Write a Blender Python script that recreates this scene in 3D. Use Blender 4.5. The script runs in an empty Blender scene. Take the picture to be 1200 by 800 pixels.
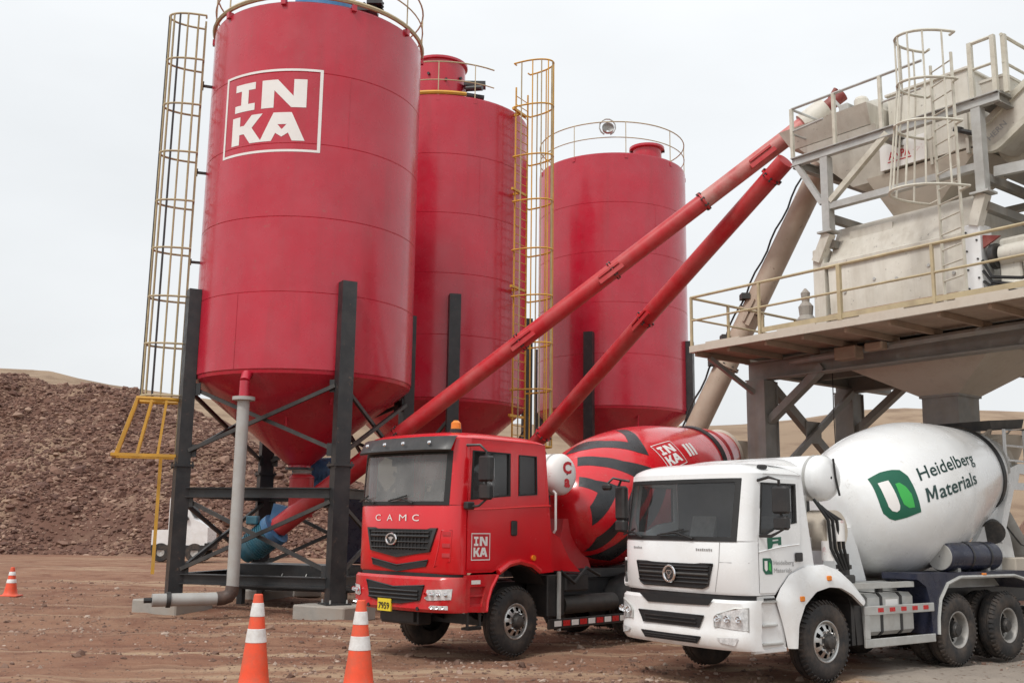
import bpy, bmesh, math, random
import numpy as np
from math import sin, cos, pi, radians as R
from mathutils import Vector as V, Matrix
from mathutils.geometry import tessellate_polygon
random.seed(7); rng = np.random.default_rng(7)
S = bpy.context.scene; COL = S.collection

# ------------------------------------------------------------------ camera, sky, sun, exposure
cd = bpy.data.cameras.new('camera'); cam = bpy.data.objects.new('camera', cd); COL.objects.link(cam); S.camera = cam
cd.sensor_width = 36; cd.lens = 36 * 1195.6 / 1200; cd.clip_start = .1; cd.clip_end = 6000
p_, r_ = .178, .013
f_ = V((0, cos(p_), sin(p_))); u_ = V((1, 0, 0)); v_ = V((0, -sin(p_), cos(p_)))
Rt = u_ * cos(r_) + v_ * sin(r_); Up = v_ * cos(r_) - u_ * sin(r_)
cam.matrix_world = Matrix(((Rt.x, Up.x, -f_.x, 0), (Rt.y, Up.y, -f_.y, 0), (Rt.z, Up.z, -f_.z, 2.067), (0, 0, 0, 1)))
S.view_settings.view_transform = 'Standard'; S.view_settings.look = 'None'; S.view_settings.exposure = .4; S.view_settings.gamma = 1

SUN_EL, SUN_AZ = R(52), R(-145)     # azimuth measured from +Y towards +X: behind the camera, to its left
w = bpy.data.worlds.new('World'); S.world = w; w.use_nodes = True
N, L = w.node_tree.nodes, w.node_tree.links
bg = N['Background']; bg.inputs[1].default_value = .1
sky = N.new('ShaderNodeTexSky'); sky.sky_type = 'NISHITA'; sky.sun_disc = False
sky.sun_elevation = SUN_EL; sky.sun_rotation = SUN_AZ; sky.dust_density = 4; sky.air_density = 1.5
tc = N.new('ShaderNodeTexCoord'); sp = N.new('ShaderNodeSeparateXYZ'); L.new(tc.outputs['Generated'], sp.inputs[0])
ramp = N.new('ShaderNodeValToRGB'); L.new(sp.outputs[2], ramp.inputs[0])
cr = ramp.color_ramp; cr.elements[0].position = 0; cr.elements[0].color = (.775, .79, .805, 1)
cr.elements[1].position = 1; cr.elements[1].color = (1.12, 1.13, 1.14, 1)
e = cr.elements.new(.35); e.color = (.88, .905, .925, 1)
nz = N.new('ShaderNodeTexNoise'); nz.inputs['Scale'].default_value = 2.2; nz.inputs['Detail'].default_value = 5
mp = N.new('ShaderNodeMapping'); mp.inputs['Scale'].default_value = (1, 1, 2.5); L.new(tc.outputs['Generated'], mp.inputs[0]); L.new(mp.outputs[0], nz.inputs[0])
mr = N.new('ShaderNodeMapRange'); mr.inputs[1].default_value = .3; mr.inputs[2].default_value = .7; mr.inputs[3].default_value = 7.5; mr.inputs[4].default_value = 8.6
L.new(nz.outputs[0], mr.inputs[0])
sc_ = N.new('ShaderNodeVectorMath'); sc_.operation = 'SCALE'; L.new(ramp.outputs[0], sc_.inputs[0]); L.new(mr.outputs[0], sc_.inputs['Scale'])
mx = N.new('ShaderNodeMix'); mx.data_type = 'RGBA'; mx.inputs[0].default_value = .94
L.new(sky.outputs[0], mx.inputs[6]); L.new(sc_.outputs[0], mx.inputs[7]); L.new(mx.outputs[2], bg.inputs[0])
sl = bpy.data.lights.new('sun', 'SUN'); sl.energy = 1.5; sl.angle = R(12); sl.color = (1, .97, .92)
so = bpy.data.objects.new('sun', sl); COL.objects.link(so)
sd = V((sin(SUN_AZ) * cos(SUN_EL), cos(SUN_AZ) * cos(SUN_EL), sin(SUN_EL)))
so.rotation_euler = sd.to_track_quat('Z', 'Y').to_euler(); so.location = (-20, -20, 40)

# ------------------------------------------------------------------ mesh helpers
class MB:
    def __init__(s): s.v = []; s.f = []
    def add(s, vs, fs):
        o = len(s.v); s.v += [tuple(v) for v in vs]; s.f += [tuple(i + o for i in f) for f in fs]; return s
    def box(s, x0, x1, y0, y1, z0, z1, b=0):
        if b <= 0:
            vs = [(x, y, z) for z in (z0, z1) for y in (y0, y1) for x in (x0, x1)]
            return s.add(vs, [(0, 2, 3, 1), (4, 5, 7, 6), (0, 1, 5, 4), (2, 6, 7, 3), (0, 4, 6, 2), (1, 3, 7, 5)])
        bm = bmesh.new(); bmesh.ops.create_cube(bm, size=1)
        for v in bm.verts: v.co = V(((x0 + x1) / 2 + v.co.x * (x1 - x0), (y0 + y1) / 2 + v.co.y * (y1 - y0), (z0 + z1) / 2 + v.co.z * (z1 - z0)))
        bmesh.ops.bevel(bm, geom=list(bm.edges), offset=b, segments=1, affect='EDGES')
        bm.verts.index_update(); s.add([v.co[:] for v in bm.verts], [[v.index for v in f.verts] for f in bm.faces]); bm.free(); return s
    def bar(s, p, q, w, h=None, up=(0, 0, 1)):
        h = h or w; p, q = V(p), V(q); d = (q - p).normalized(); up = V(up)
        if abs(d.dot(up)) > .98: up = V((1, 0, 0))
        a = d.cross(up).normalized() * (w / 2); b = a.cross(d).normalized() * (h / 2)
        vs = [p - a - b, p + a - b, p + a + b, p - a + b, q - a - b, q + a - b, q + a + b, q - a + b]
        return s.add(vs, [(0, 3, 2, 1), (4, 5, 6, 7), (0, 1, 5, 4), (1, 2, 6, 5), (2, 3, 7, 6), (3, 0, 4, 7)])
    def ibeam(s, p, q, w, h, t=.02, up=(0, 0, 1)):
        p, q = V(p), V(q); d = (q - p).normalized(); up = V(up)
        if abs(d.dot(up)) > .98: up = V((1, 0, 0))
        a = d.cross(up).normalized(); b = a.cross(d).normalized()
        for k in (-1, 1): s.bar(p + b * k * (h / 2 - t / 2), q + b * k * (h / 2 - t / 2), w, t, up)
        return s.bar(p, q, t, h - 2 * t - .002, up)
    def tube(s, pts, r, n=8, closed=False, caps=True):
        pts = [V(p) for p in pts]; m = len(pts); rings = []; ref = None
        for i in range(m):
            if closed: d = pts[(i + 1) % m] - pts[i - 1]
            else: d = pts[min(i + 1, m - 1)] - pts[max(i - 1, 0)]
            d.normalize()
            if ref is None:
                ref = V((0, 0, 1)) if abs(d.z) < .9 else V((1, 0, 0))
            a = d.cross(ref).normalized(); b = a.cross(d).normalized(); ref = b
            rr = r[i] if isinstance(r, (list, tuple)) else r
            rings.append([pts[i] + (a * cos(2 * pi * k / n) + b * sin(2 * pi * k / n)) * rr for k in range(n)])
        o = len(s.v)
        for g in rings: s.v += [tuple(x) for x in g]
        for i in range(m if closed else m - 1):
            j = (i + 1) % m
            for k in range(n):
                l = (k + 1) % n; s.f.append((o + i * n + k, o + j * n + k, o + j * n + l, o + i * n + l))
        if caps and not closed:
            s.f.append(tuple(o + k for k in range(n))); s.f.append(tuple(o + (m - 1) * n + k for k in reversed(range(n))))
        return s
    def cyl(s, p, q, r0, r1=None, n=16, caps=True):
        return s.tube([p, q], [r0, r0 if r1 is None else r1], n, False, caps)
    def lathe(s, prof, o=(0, 0, 0), ax=(0, 0, 1), n=32, a0=0, a1=2 * pi, cap0=False, cap1=False, n1=None):
        o, ax = V(o), V(ax).normalized()
        if n1 is None: n1 = V((1, 0, 0)) if abs(ax.x) < .9 else V((0, 1, 0))
        e1 = (V(n1) - ax * V(n1).dot(ax)).normalized(); e2 = ax.cross(e1)
        full = abs(a1 - a0 - 2 * pi) < 1e-6; m = n if full else n + 1; b = len(s.v)
        for (u, r) in prof:
            for k in range(m):
                a = a0 + (a1 - a0) * k / n; s.v.append(tuple(o + ax * u + (e1 * cos(a) + e2 * sin(a)) * r))
        for i in range(len(prof) - 1):
            for k in range(n):
                l = (k + 1) % m; s.f.append((b + i * m + k, b + i * m + l, b + (i + 1) * m + l, b + (i + 1) * m + k))
        if cap0: s.f.append(tuple(b + k for k in reversed(range(m))))
        if cap1: s.f.append(tuple(b + (len(prof) - 1) * m + k for k in range(m)))
        return s
    def grid(s, fn, us, vs, skip=None):
        o = len(s.v); m = len(vs)
        for u in us:
            for v in vs: s.v.append(tuple(fn(u, v)))
        for i in range(len(us) - 1):
            for j in range(m - 1):
                if skip and skip(i, j): continue
                s.f.append((o + i * m + j, o + (i + 1) * m + j, o + (i + 1) * m + j + 1, o + i * m + j + 1))
        return s
    def plate(s, outer, mapf, t=0, holes=(), quads=False):
        """flat or mapped sheet bounded by outer, with holes; thickness t along the mapf third argument"""
        loops = [list(outer)] + [list(h) for h in holes]
        pts = [p for l in loops for p in l]
        tris = tessellate_polygon([[V((p[0], p[1], 0)) for p in l] for l in loops])
        o = len(s.v); n = len(pts)
        s.v += [tuple(mapf(p[0], p[1], 0)) for p in pts]
        s.f += [tuple(o + i for i in t_) for t_ in tris]
        if t:
            s.v += [tuple(mapf(p[0], p[1], t)) for p in pts]
            s.f += [tuple(o + n + i for i in reversed(t_)) for t_ in tris]
            k = 0
            for l in loops:
                m = len(l)
                for i in range(m):
                    j = (i + 1) % m; s.f.append((o + k + i, o + k + j, o + n + k + j, o + n + k + i))
                k += m
        return s
def arc(cx, cy, r, a0, a1, n):
    return [(cx + r * cos(R(a0 + (a1 - a0) * i / n)), cy + r * sin(R(a0 + (a1 - a0) * i / n))) for i in range(n + 1)]
ORG = {}
def link(name, me, parent):
    o = bpy.data.objects.new(name, me); COL.objects.link(o)
    if parent is not None: o.parent = parent
    return o
def part(name, mb, mat, parent=None, sm=35, label=None, kind=None, fix=True):
    og = ORG.get(parent.name) if parent is not None else None
    if og: mb.v = [(x - og[0], y - og[1], z - og[2]) for x, y, z in mb.v]
    me = bpy.data.meshes.new(name); me.from_pydata(mb.v, [], mb.f); me.validate()
    if fix:
        bm = bmesh.new(); bm.from_mesh(me); bmesh.ops.recalc_face_normals(bm, faces=bm.faces); bm.to_mesh(me); bm.free()
    if sm:
        me.polygons.foreach_set('use_smooth', [True] * len(me.polygons)); me.set_sharp_from_angle(angle=R(sm))
    me.materials.append(mat); o = link(name, me, parent)
    if og: ORG[o.name] = og
    if label: o['label'] = label
    if kind: o['kind'] = kind
    return o
def again(o, parent, loc=(0, 0, 0), rz=0, name=None):
    c = o.copy(); COL.objects.link(c); c.parent = parent; c.location = loc; c.rotation_euler = (0, 0, rz); return c
def thing(name, label, cat, loc=(0, 0, 0), rz=0, group=None):
    o = bpy.data.objects.new(name, None); COL.objects.link(o); o.location = loc; o.rotation_euler = (0, 0, rz)
    o.empty_display_size = .3; o['label'] = label; o['category'] = cat
    if group: o['group'] = group
    return o
def tag(o, label, cat, group=None):
    o['label'] = label; o['category'] = cat
    if group: o['group'] = group
    return o
def text2d(s, bold=0.0):
    c = bpy.data.curves.new('t', 'FONT'); c.body = s; c.resolution_u = 3; c.offset = bold; c.fill_mode = 'FRONT'
    ob = bpy.data.objects.new('t', c); COL.objects.link(ob); bpy.context.view_layer.update()
    me = bpy.data.meshes.new_from_object(ob); vs = [(v.co.x, v.co.y) for v in me.vertices]; fs = [tuple(p.vertices) for p in me.polygons]
    bpy.data.objects.remove(ob); bpy.data.curves.remove(c); bpy.data.meshes.remove(me)
    xs = [v[0] for v in vs]
    x0, x1 = min(xs), max(xs); H = .72
    return [((x - x0) / (x1 - x0), y / H) for x, y in vs], fs      # u 0..1 along the line, v 0 baseline .. 1 cap height
def decal(polys, mapf, du, dv, text=None):
    """sheet of paint: 2-D polygons [(outer, holes)] cut fine enough to follow a curved surface"""
    bm = bmesh.new()
    for outer, holes in polys:
        loops = [list(outer)] + [list(h) for h in holes]; pts = [p for l in loops for p in l]
        vs = [bm.verts.new((p[0], p[1], 0)) for p in pts]
        for t in tessellate_polygon([[V((p[0], p[1], 0)) for p in l] for l in loops]):
            try: bm.faces.new([vs[i] for i in t])
            except ValueError: pass
    if text:
        vs = [bm.verts.new((p[0], p[1], 0)) for p in text[0]]
        for t in text[1]:
            try: bm.faces.new([vs[i] for i in t])
            except ValueError: pass
    xs = [v.co.x for v in bm.verts]; ys = [v.co.y for v in bm.verts]
    for lo, hi, st, ax in ((min(xs), max(xs), du, 0), (min(ys), max(ys), dv, 1)):
        if not st: continue
        k = lo + st
        while k < hi:
            co = (k, 0, 0) if ax == 0 else (0, k, 0); no = (1, 0, 0) if ax == 0 else (0, 1, 0)
            bmesh.ops.bisect_plane(bm, geom=list(bm.verts) + list(bm.edges) + list(bm.faces), plane_co=co, plane_no=no); k += st
    bm.verts.index_update(); m = MB()
    m.add([mapf(v.co.x, v.co.y, 0) for v in bm.verts], [[v.index for v in f.verts] for f in bm.faces]); bm.free(); return m

# ------------------------------------------------------------------ materials
def mat(name, col, rough=.5, metal=0, var=.12, vs=2.0, dirt=None, bump=0, bs=30, streak=None, spec=.5, coat=0, wear=None):
    """dirt=(colour, amount, scale) blotches; streak=(colour, amount, scale) vertical runs; wear=(colour, amount, scale) chips"""
    m = bpy.data.materials.new(name); m.use_nodes = True; n, l = m.node_tree.nodes, m.node_tree.links
    b = n['Principled BSDF']; b.inputs['Roughness'].default_value = rough; b.inputs['Metallic'].default_value = metal
    b.inputs['Specular IOR Level'].default_value = spec; b.inputs['Coat Weight'].default_value = coat; b.inputs['Coat Roughness'].default_value = .12
    t = n.new('ShaderNodeTexCoord')
    def noise(scale, detail=5, sc=None, rg=.6):
        x = n.new('ShaderNodeTexNoise'); x.inputs['Scale'].default_value = scale; x.inputs['Detail'].default_value = detail; x.inputs['Roughness'].default_value = rg
        if sc:
            q = n.new('ShaderNodeMapping'); q.inputs['Scale'].default_value = sc; l.new(t.outputs['Object'], q.inputs[0]); l.new(q.outputs[0], x.inputs[0])
        else: l.new(t.outputs['Object'], x.inputs[0])
        return x.outputs[0]
    def rng_(s, a, b_, c, d):
        x = n.new('ShaderNodeMapRange'); x.inputs[1].default_value = a; x.inputs[2].default_value = b_; x.inputs[3].default_value = c; x.inputs[4].default_value = d
        l.new(s, x.inputs[0]); return x.outputs[0]
    def mix(fac, a, b_):
        x = n.new('ShaderNodeMix'); x.data_type = 'RGBA'
        l.new(fac, x.inputs[0])
        for s, k in ((a, 6), (b_, 7)):
            if isinstance(s, tuple): x.inputs[k].default_value = (*s, 1)
            else: l.new(s, x.inputs[k])
        return x.outputs[2]
    c = mix(rng_(noise(vs), .3, .7, 0, 1), tuple(x * (1 - var) for x in col), tuple(min(1, x * (1 + var)) for x in col))
    if streak: c = mix(rng_(noise(streak[2], 4, (1, 1, .07)), .48, .75, 0, streak[1]), c, streak[0])
    if dirt: c = mix(rng_(noise(dirt[2], 7, None, .68), .42, .72, 0, dirt[1]), c, dirt[0])
    if wear: c = mix(rng_(noise(wear[2], 9, None, .75), .62, .66, 0, wear[1]), c, wear[0])
    l.new(c, b.inputs['Base Color'])
    rr = rng_(noise(vs * 3), .3, .7, max(.03, rough - .08), min(1, rough + .1)); l.new(rr, b.inputs['Roughness'])
    if bump:
        q = n.new('ShaderNodeBump'); q.inputs['Strength'].default_value = bump; q.inputs['Distance'].default_value = .02
        l.new(noise(bs, 4), q.inputs['Height']); l.new(q.outputs[0], b.inputs['Normal'])
    return m
def glass(name, tint, rough=.02, film=.1):
    m = bpy.data.materials.new(name); m.use_nodes = True; n, l = m.node_tree.nodes, m.node_tree.links
    b = n['Principled BSDF']; n.remove(b)
    a = n.new('ShaderNodeBsdfTransparent'); a.inputs[0].default_value = (*tint, 1)
    g = n.new('ShaderNodeBsdfGlossy'); g.inputs['Roughness'].default_value = rough; g.inputs[0].default_value = (.95, .97, 1, 1)
    fr = n.new('ShaderNodeFresnel'); ge = n.new('ShaderNodeNewGeometry'); io = n.new('ShaderNodeMapRange'); io.inputs[3].default_value = 1.5; io.inputs[4].default_value = 1 / 1.5; l.new(ge.outputs['Backfacing'], io.inputs[0]); l.new(io.outputs[0], fr.inputs[0])
    mxs = n.new('ShaderNodeMixShader'); l.new(fr.outputs[0], mxs.inputs[0]); l.new(a.outputs[0], mxs.inputs[1]); l.new(g.outputs[0], mxs.inputs[2])
    
    df = n.new('ShaderNodeBsdfDiffuse'); df.inputs[0].default_value = (.42, .42, .41, 1); m2 = n.new('ShaderNodeMixShader')  # flat grey mixed into the glass, painting in the sky's reflection
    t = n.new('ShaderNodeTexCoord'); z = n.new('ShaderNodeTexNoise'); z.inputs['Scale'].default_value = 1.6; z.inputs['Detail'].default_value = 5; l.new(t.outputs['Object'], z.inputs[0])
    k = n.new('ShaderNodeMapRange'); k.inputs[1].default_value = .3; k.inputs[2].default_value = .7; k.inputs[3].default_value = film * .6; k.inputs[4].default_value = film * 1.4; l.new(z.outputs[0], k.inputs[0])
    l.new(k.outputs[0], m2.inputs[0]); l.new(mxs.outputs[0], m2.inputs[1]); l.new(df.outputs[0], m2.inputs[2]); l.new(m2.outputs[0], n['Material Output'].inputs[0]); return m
DUST = (.30, .21, .15)
M = dict(
 silo=mat('silo_red_paint', (.47, .010, .032), .27, var=.10, vs=.5, coat=.3, dirt=((.46, .09, .115), .35, .7), streak=((.34, .02, .03), .5, 3.5), bump=.12, bs=1.3, wear=((.33, .10, .08), .5, 5)),
 faded=mat('sun_faded_red_paint', (.47, .075, .072), .5, var=.15, vs=1.2, dirt=((.55, .42, .37), .8, .9), wear=((.3, .05, .05), .6, 4)),
 auger=mat('auger_red_paint', (.48, .014, .022), .4, var=.12, vs=1.2, dirt=((.47, .18, .16), .45, 1.1), bump=.05, bs=6),
 red=mat('truck_red_paint', (.64, .006, .014), .2, var=.06, vs=1, dirt=((.42, .07, .06), .12, 2.2), coat=.5),
 white=mat('truck_white_paint', (.80, .815, .82), .24, var=.03, vs=1, dirt=((.60, .56, .50), .22, 1.6), coat=.4),
 white_dusty=mat('dusty_white_paint', (.79, .80, .80), .3, var=.04, vs=1.5, dirt=((.55, .49, .42), .35, 2.6), coat=.2),
 red_dusty=mat('dusty_red_paint', (.58, .010, .018), .3, var=.08, vs=1.5, dirt=((.40, .15, .12), .5, 2.6), coat=.2),
 darkred=mat('rusty_red_paint', (.22, .035, .03), .6, var=.2, vs=4, dirt=((.3, .2, .16), .5, 4)), elbow=mat('dark_rusty_pipe', (.075, .05, .042), .6, var=.25, vs=5, dirt=((.16, .10, .07), .5, 5)),
 drumwhite=mat('white_drum_paint', (.80, .815, .82), .24, var=.03, vs=1, dirt=((.62, .59, .54), .3, 1.3), coat=.4, wear=((.45, .43, .40), .45, 5.5)),
 drumred=mat('red_drum_paint', (.60, .008, .018), .22, var=.06, vs=1, dirt=((.44, .09, .08), .35, 2.2), coat=.45, wear=((.42, .30, .27), .45, 5.5)),
 steel=mat('black_steel_paint', (.020, .022, .024), .4, var=.25, vs=1.5, dirt=((.10, .085, .078), .3, 2.5), wear=((.16, .10, .07), .6, 7)),
 brace=mat('dark_grey_steel', (.036, .036, .036), .5, var=.2, vs=2, dirt=((.13, .11, .09), .4, 2.5)),
 plant=mat('plant_grey_steel', (.235, .23, .215), .55, var=.2, vs=2, dirt=((.33, .29, .23), .5, 1.6), streak=((.22, .15, .10), .4, 5)),
 cream=mat('cream_plant_paint', (.64, .615, .55), .5, var=.08, vs=1.2, dirt=((.40, .36, .29), .5, 1.5), streak=((.33, .28, .21), .4, 4), wear=((.12, .10, .09), .8, 9)),
 galv=mat('galvanised_grey', (.47, .475, .46), .45, metal=.2, var=.15, vs=3, dirt=((.30, .27, .23), .5, 2)),
 rail=mat('pale_yellow_rail', (.47, .39, .24), .5, var=.15, vs=3, dirt=((.30, .23, .16), .5, 4)),
 creamrail=mat('cream_rail', (.60, .58, .50), .5, var=.12, vs=3, dirt=((.33, .28, .2), .5, 4)),
 yellow=mat('yellow_ladder_paint', (.62, .33, .035), .5, var=.15, vs=2, dirt=((.42, .27, .1), .5, 3)),
 paleyel=mat('bleached_yellow_paint', (.42, .34, .19), .5, var=.2, vs=2, dirt=((.25, .2, .14), .5, 3)),
 rust=mat('rusty_plate', (.30, .205, .145), .75, var=.25, vs=1.5, dirt=((.32, .25, .18), .6, 2), bump=.2, bs=25),
 beige=mat('beige_auger_paint', (.46, .37, .29), .5, var=.1, vs=1.5, dirt=((.36, .24, .17), .6, 1.3), wear=((.12, .07, .05), .7, 6)),
 concrete=mat('concrete', (.33, .31, .28), .85, var=.15, vs=4, dirt=((.26, .19, .14), .6, 2), bump=.4, bs=35),
 pipe=mat('grey_pipe_paint', (.40, .40, .385), .4, var=.08, vs=2, dirt=((.30, .24, .19), .4, 3)),
 tyre=mat('tyre_rubber', (.022, .022, .023), .75, var=.2, vs=5, dirt=((.16, .115, .085), .6, 3), bump=.2, bs=60),
 rim=mat('wheel_metal', (.55, .55, .54), .32, metal=.85, var=.15, vs=6, dirt=((.25, .2, .16), .4, 6)),
 rimp=mat('painted_wheel', (.42, .41, .39), .5, metal=.3, var=.15, vs=6, dirt=((.2, .16, .13), .6, 5)),
 hub=mat('hub_dark', (.05, .05, .05), .5, metal=.4, var=.2, vs=9, dirt=((.15, .12, .1), .5, 9)),
 black=mat('black_plastic', (.018, .018, .019), .42, var=.2, vs=3, dirt=((.09, .075, .065), .3, 4)),
 mesh=mat('grille_mesh', (.012, .012, .013), .6, var=.3, vs=30),
 rubber=mat('black_rubber', (.012, .012, .012), .55, var=.2, vs=8),
 inter=mat('cab_interior', (.06, .06, .065), .7, var=.2, vs=4),
 seat=mat('seat_cloth', (.30, .29, .28), .85, var=.2, vs=9),
 chrome=mat('chrome', (.75, .75, .76), .15, metal=1, var=.05, vs=9),
 letter=mat('white_lettering', (.80, .79, .77), .4, var=.03, vs=3, dirt=((.62, .55, .52), .4, 1.5), wear=((.5, .2, .2), .5, 4)),
 steelletter=mat('grey_lettering', (.33, .33, .33), .4, var=.03, vs=3),
 redletter=mat('red_lettering', (.52, .02, .03), .4, var=.05, vs=5),
 green=mat('dark_green_print', (.004, .10, .055), .35, var=.05, vs=3),
 leaf=mat('bright_green_print', (.04, .40, .07), .35, var=.05, vs=3),
 ink=mat('dark_green_ink', (.012, .045, .04), .35, var=.05, vs=3),
 stripe=mat('black_stripe_paint', (.022, .024, .027), .3, var=.1, vs=3, dirt=((.07, .06, .06), .3, 3)),
 navy=mat('navy_paint', (.018, .022, .045), .3, var=.15, vs=3, dirt=((.10, .09, .09), .3, 4)),
 blue=mat('blue_motor_paint', (.06, .18, .36), .45, var=.2, vs=3, dirt=((.18, .2, .22), .5, 3)),
 teal=mat('teal_motor_paint', (.04, .17, .24), .45, var=.2, vs=3, dirt=((.16, .16, .15), .5, 3)),
 filt=mat('blue_filter_paint', (.04, .20, .42), .45, var=.1, vs=2, dirt=((.2, .3, .4), .4, 2)),
 orange=mat('cone_orange', (.80, .085, .03), .5, var=.08, vs=6, dirt=((.36, .14, .085), .6, 5)),
 band=mat('cone_white_band', (.74, .74, .73), .35, var=.04, vs=9, dirt=((.42, .36, .31), .55, 7)),
 amber=mat('amber_lens', (.75, .22, .02), .25, var=.1, vs=9),
 redlens=mat('red_reflector', (.5, .02, .02), .3, var=.1, vs=9),
 plate=mat('number_plate', (.75, .58, .03), .45, var=.05, vs=9),
 tan=mat('dusty_tan_steel', (.58, .52, .44), .6, var=.15, vs=3, dirt=((.25, .2, .15), .5, 3)),
 screen=glass('windscreen_glass', (.74, .78, .79), film=.05), dusty=glass('dusty_windscreen_glass', (.62, .66, .66), film=.3), window=glass('side_glass', (.32, .34, .35), film=.05),  # red truck's screen gets most of the painted sky reflection
 lampglass=mat('headlamp_glass', (.70, .72, .73), .15, metal=.3, var=.3, vs=22),
)

# ------------------------------------------------------------------ the setting: ground, hills, stockpile
def vnoise(x, y, seed):
    g = np.random.default_rng(seed).random((256, 256)); xi = np.floor(x).astype(int); yi = np.floor(y).astype(int); fx = x - xi; fy = y - yi
    fx = fx * fx * (3 - 2 * fx); fy = fy * fy * (3 - 2 * fy); a = lambda i, j: g[(xi + i) & 255, (yi + j) & 255]
    return (a(0, 0) * (1 - fx) + a(1, 0) * fx) * (1 - fy) + (a(0, 1) * (1 - fx) + a(1, 1) * fx) * fy - .5
def fbm(x, y, s, seed, o=4):
    t = 0
    for k in range(o): t = t + vnoise(x * 2 ** k / s, y * 2 ** k / s, seed + k) / 2 ** k
    return t
def raw(name, vs, fs, m, parent=None, smooth=True, tint=None):
    me = bpy.data.meshes.new(name); vs = np.asarray(vs, np.float32); fs = np.asarray(fs, np.int32); k = fs.shape[1]
    me.vertices.add(len(vs)); me.vertices.foreach_set('co', vs.ravel()); me.loops.add(fs.size); me.loops.foreach_set('vertex_index', fs.ravel())
    me.polygons.add(len(fs)); me.polygons.foreach_set('loop_start', np.arange(len(fs), dtype=np.int32) * k); me.update(); me.validate()
    me.polygons.foreach_set('use_smooth', np.full(len(me.polygons), smooth))
    if tint is not None:
        at = me.attributes.new('tint', 'FLOAT', 'POINT'); at.data.foreach_set('value', np.asarray(tint, np.float32))
    me.materials.append(m); return link(name, me, parent)
def field(name, xs, ys, h, m):
    X, Y = np.meshgrid(xs, ys); Z = h(X, Y); n = len(xs); k = len(ys)
    i = np.arange(n * k).reshape(k, n); f = np.stack([i[:-1, :-1], i[:-1, 1:], i[1:, 1:], i[1:, :-1]], -1).reshape(-1, 4)
    o = raw(name, np.stack([X, Y, Z], -1).reshape(-1, 3), f, m); o['kind'] = 'structure'; return o
def earth(name, cols, scales, rough=.95, tracks=False, pebble=0, pscale=14, gravel=None, bump=.5):
    m = bpy.data.materials.new(name); m.use_nodes = True; n, l = m.node_tree.nodes, m.node_tree.links; b = n['Principled BSDF']
    b.inputs['Roughness'].default_value = rough; b.inputs['Specular IOR Level'].default_value = .2
    t = n.new('ShaderNodeTexCoord').outputs['Object']
    def noise(s, sc=None, d=6, r=.62):
        x = n.new('ShaderNodeTexNoise'); x.inputs['Scale'].default_value = s; x.inputs['Detail'].default_value = d; x.inputs['Roughness'].default_value = r
        if sc:
            q = n.new('ShaderNodeMapping'); q.inputs['Scale'].default_value = sc; q.inputs['Rotation'].default_value = (0, 0, R(6)); l.new(t, q.inputs[0]); l.new(q.outputs[0], x.inputs[0])
        else: l.new(t, x.inputs[0])
        return x.outputs[0]
    def mr(s, a, b_, c=0, d=1):
        x = n.new('ShaderNodeMapRange'); x.interpolation_type = 'SMOOTHSTEP'
        for k, v in zip((1, 2, 3, 4), (a, b_, c, d)): x.inputs[k].default_value = v
        l.new(s, x.inputs[0]); return x.outputs[0]
    def mix(f, a, c):
        x = n.new('ShaderNodeMix'); x.data_type = 'RGBA'; l.new(f, x.inputs[0])
        for s, k in ((a, 6), (c, 7)):
            if isinstance(s, tuple): x.inputs[k].default_value = (*s, 1)
            else: l.new(s, x.inputs[k])
        return x.outputs[2]
    c = mix(mr(noise(scales[0]), .35, .65), cols[0], cols[1]); c = mix(mr(noise(scales[1]), .46, .66), c, cols[2])
    if tracks:
        c = mix(mr(noise(1, (.06, .9, 1)), .5, .64), c, cols[3]); c = mix(mr(noise(1, (.10, 1.7, 1), 5), .54, .66, 0, .75), c, cols[4])
    if gravel:
        s = n.new('ShaderNodeSeparateXYZ'); l.new(t, s.inputs[0]); y_ = n.new('ShaderNodeMath'); y_.operation = 'MULTIPLY_ADD'; l.new(s.outputs[1], y_.inputs[0]); y_.inputs[1].default_value = -.31; l.new(s.outputs[0], y_.inputs[2])
        a = n.new('ShaderNodeMath'); a.operation = 'MULTIPLY_ADD'; l.new(y_.outputs[0], a.inputs[0]); a.inputs[1].default_value = .7; a.inputs[2].default_value = .0
        d = n.new('ShaderNodeMath'); d.operation = 'ADD'; l.new(a.outputs[0], d.inputs[0]); l.new(mr(noise(.35), .3, .7, -.5, .5), d.inputs[1])
        c = mix(mr(d.outputs[0], 0, .7, 0, .9), c, gravel)
    h = noise(3, None, 8, .7)
    if pebble:
        v = n.new('ShaderNodeTexVoronoi'); v.inputs['Scale'].default_value = pscale; l.new(t, v.inputs['Vector'])
        sel = mr(v.outputs['Distance'], .12, .34, 1, 0); cz = n.new('ShaderNodeSeparateColor'); l.new(v.outputs['Color'], cz.inputs[0])
        k = n.new('ShaderNodeMath'); k.operation = 'MULTIPLY'; l.new(sel, k.inputs[0]); l.new(mr(cz.outputs[0], .45, .6, 0, 1), k.inputs[1])
        pc = mix(cz.outputs[1], (.15, .088, .066), (.34, .245, .19)); k2 = n.new('ShaderNodeMath'); k2.operation = 'MULTIPLY'; l.new(k.outputs[0], k2.inputs[0]); k2.inputs[1].default_value = pebble
        c = mix(k2.outputs[0], c, pc); ad = n.new('ShaderNodeMath'); ad.operation = 'MULTIPLY_ADD'; l.new(k.outputs[0], ad.inputs[0]); ad.inputs[1].default_value = .6; l.new(h, ad.inputs[2]); h = ad.outputs[0]
    l.new(c, b.inputs['Base Color']); q = n.new('ShaderNodeBump'); q.inputs['Strength'].default_value = bump; q.inputs['Distance'].default_value = .08
    l.new(h, q.inputs['Height']); l.new(q.outputs[0], b.inputs['Normal']); return m
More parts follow.
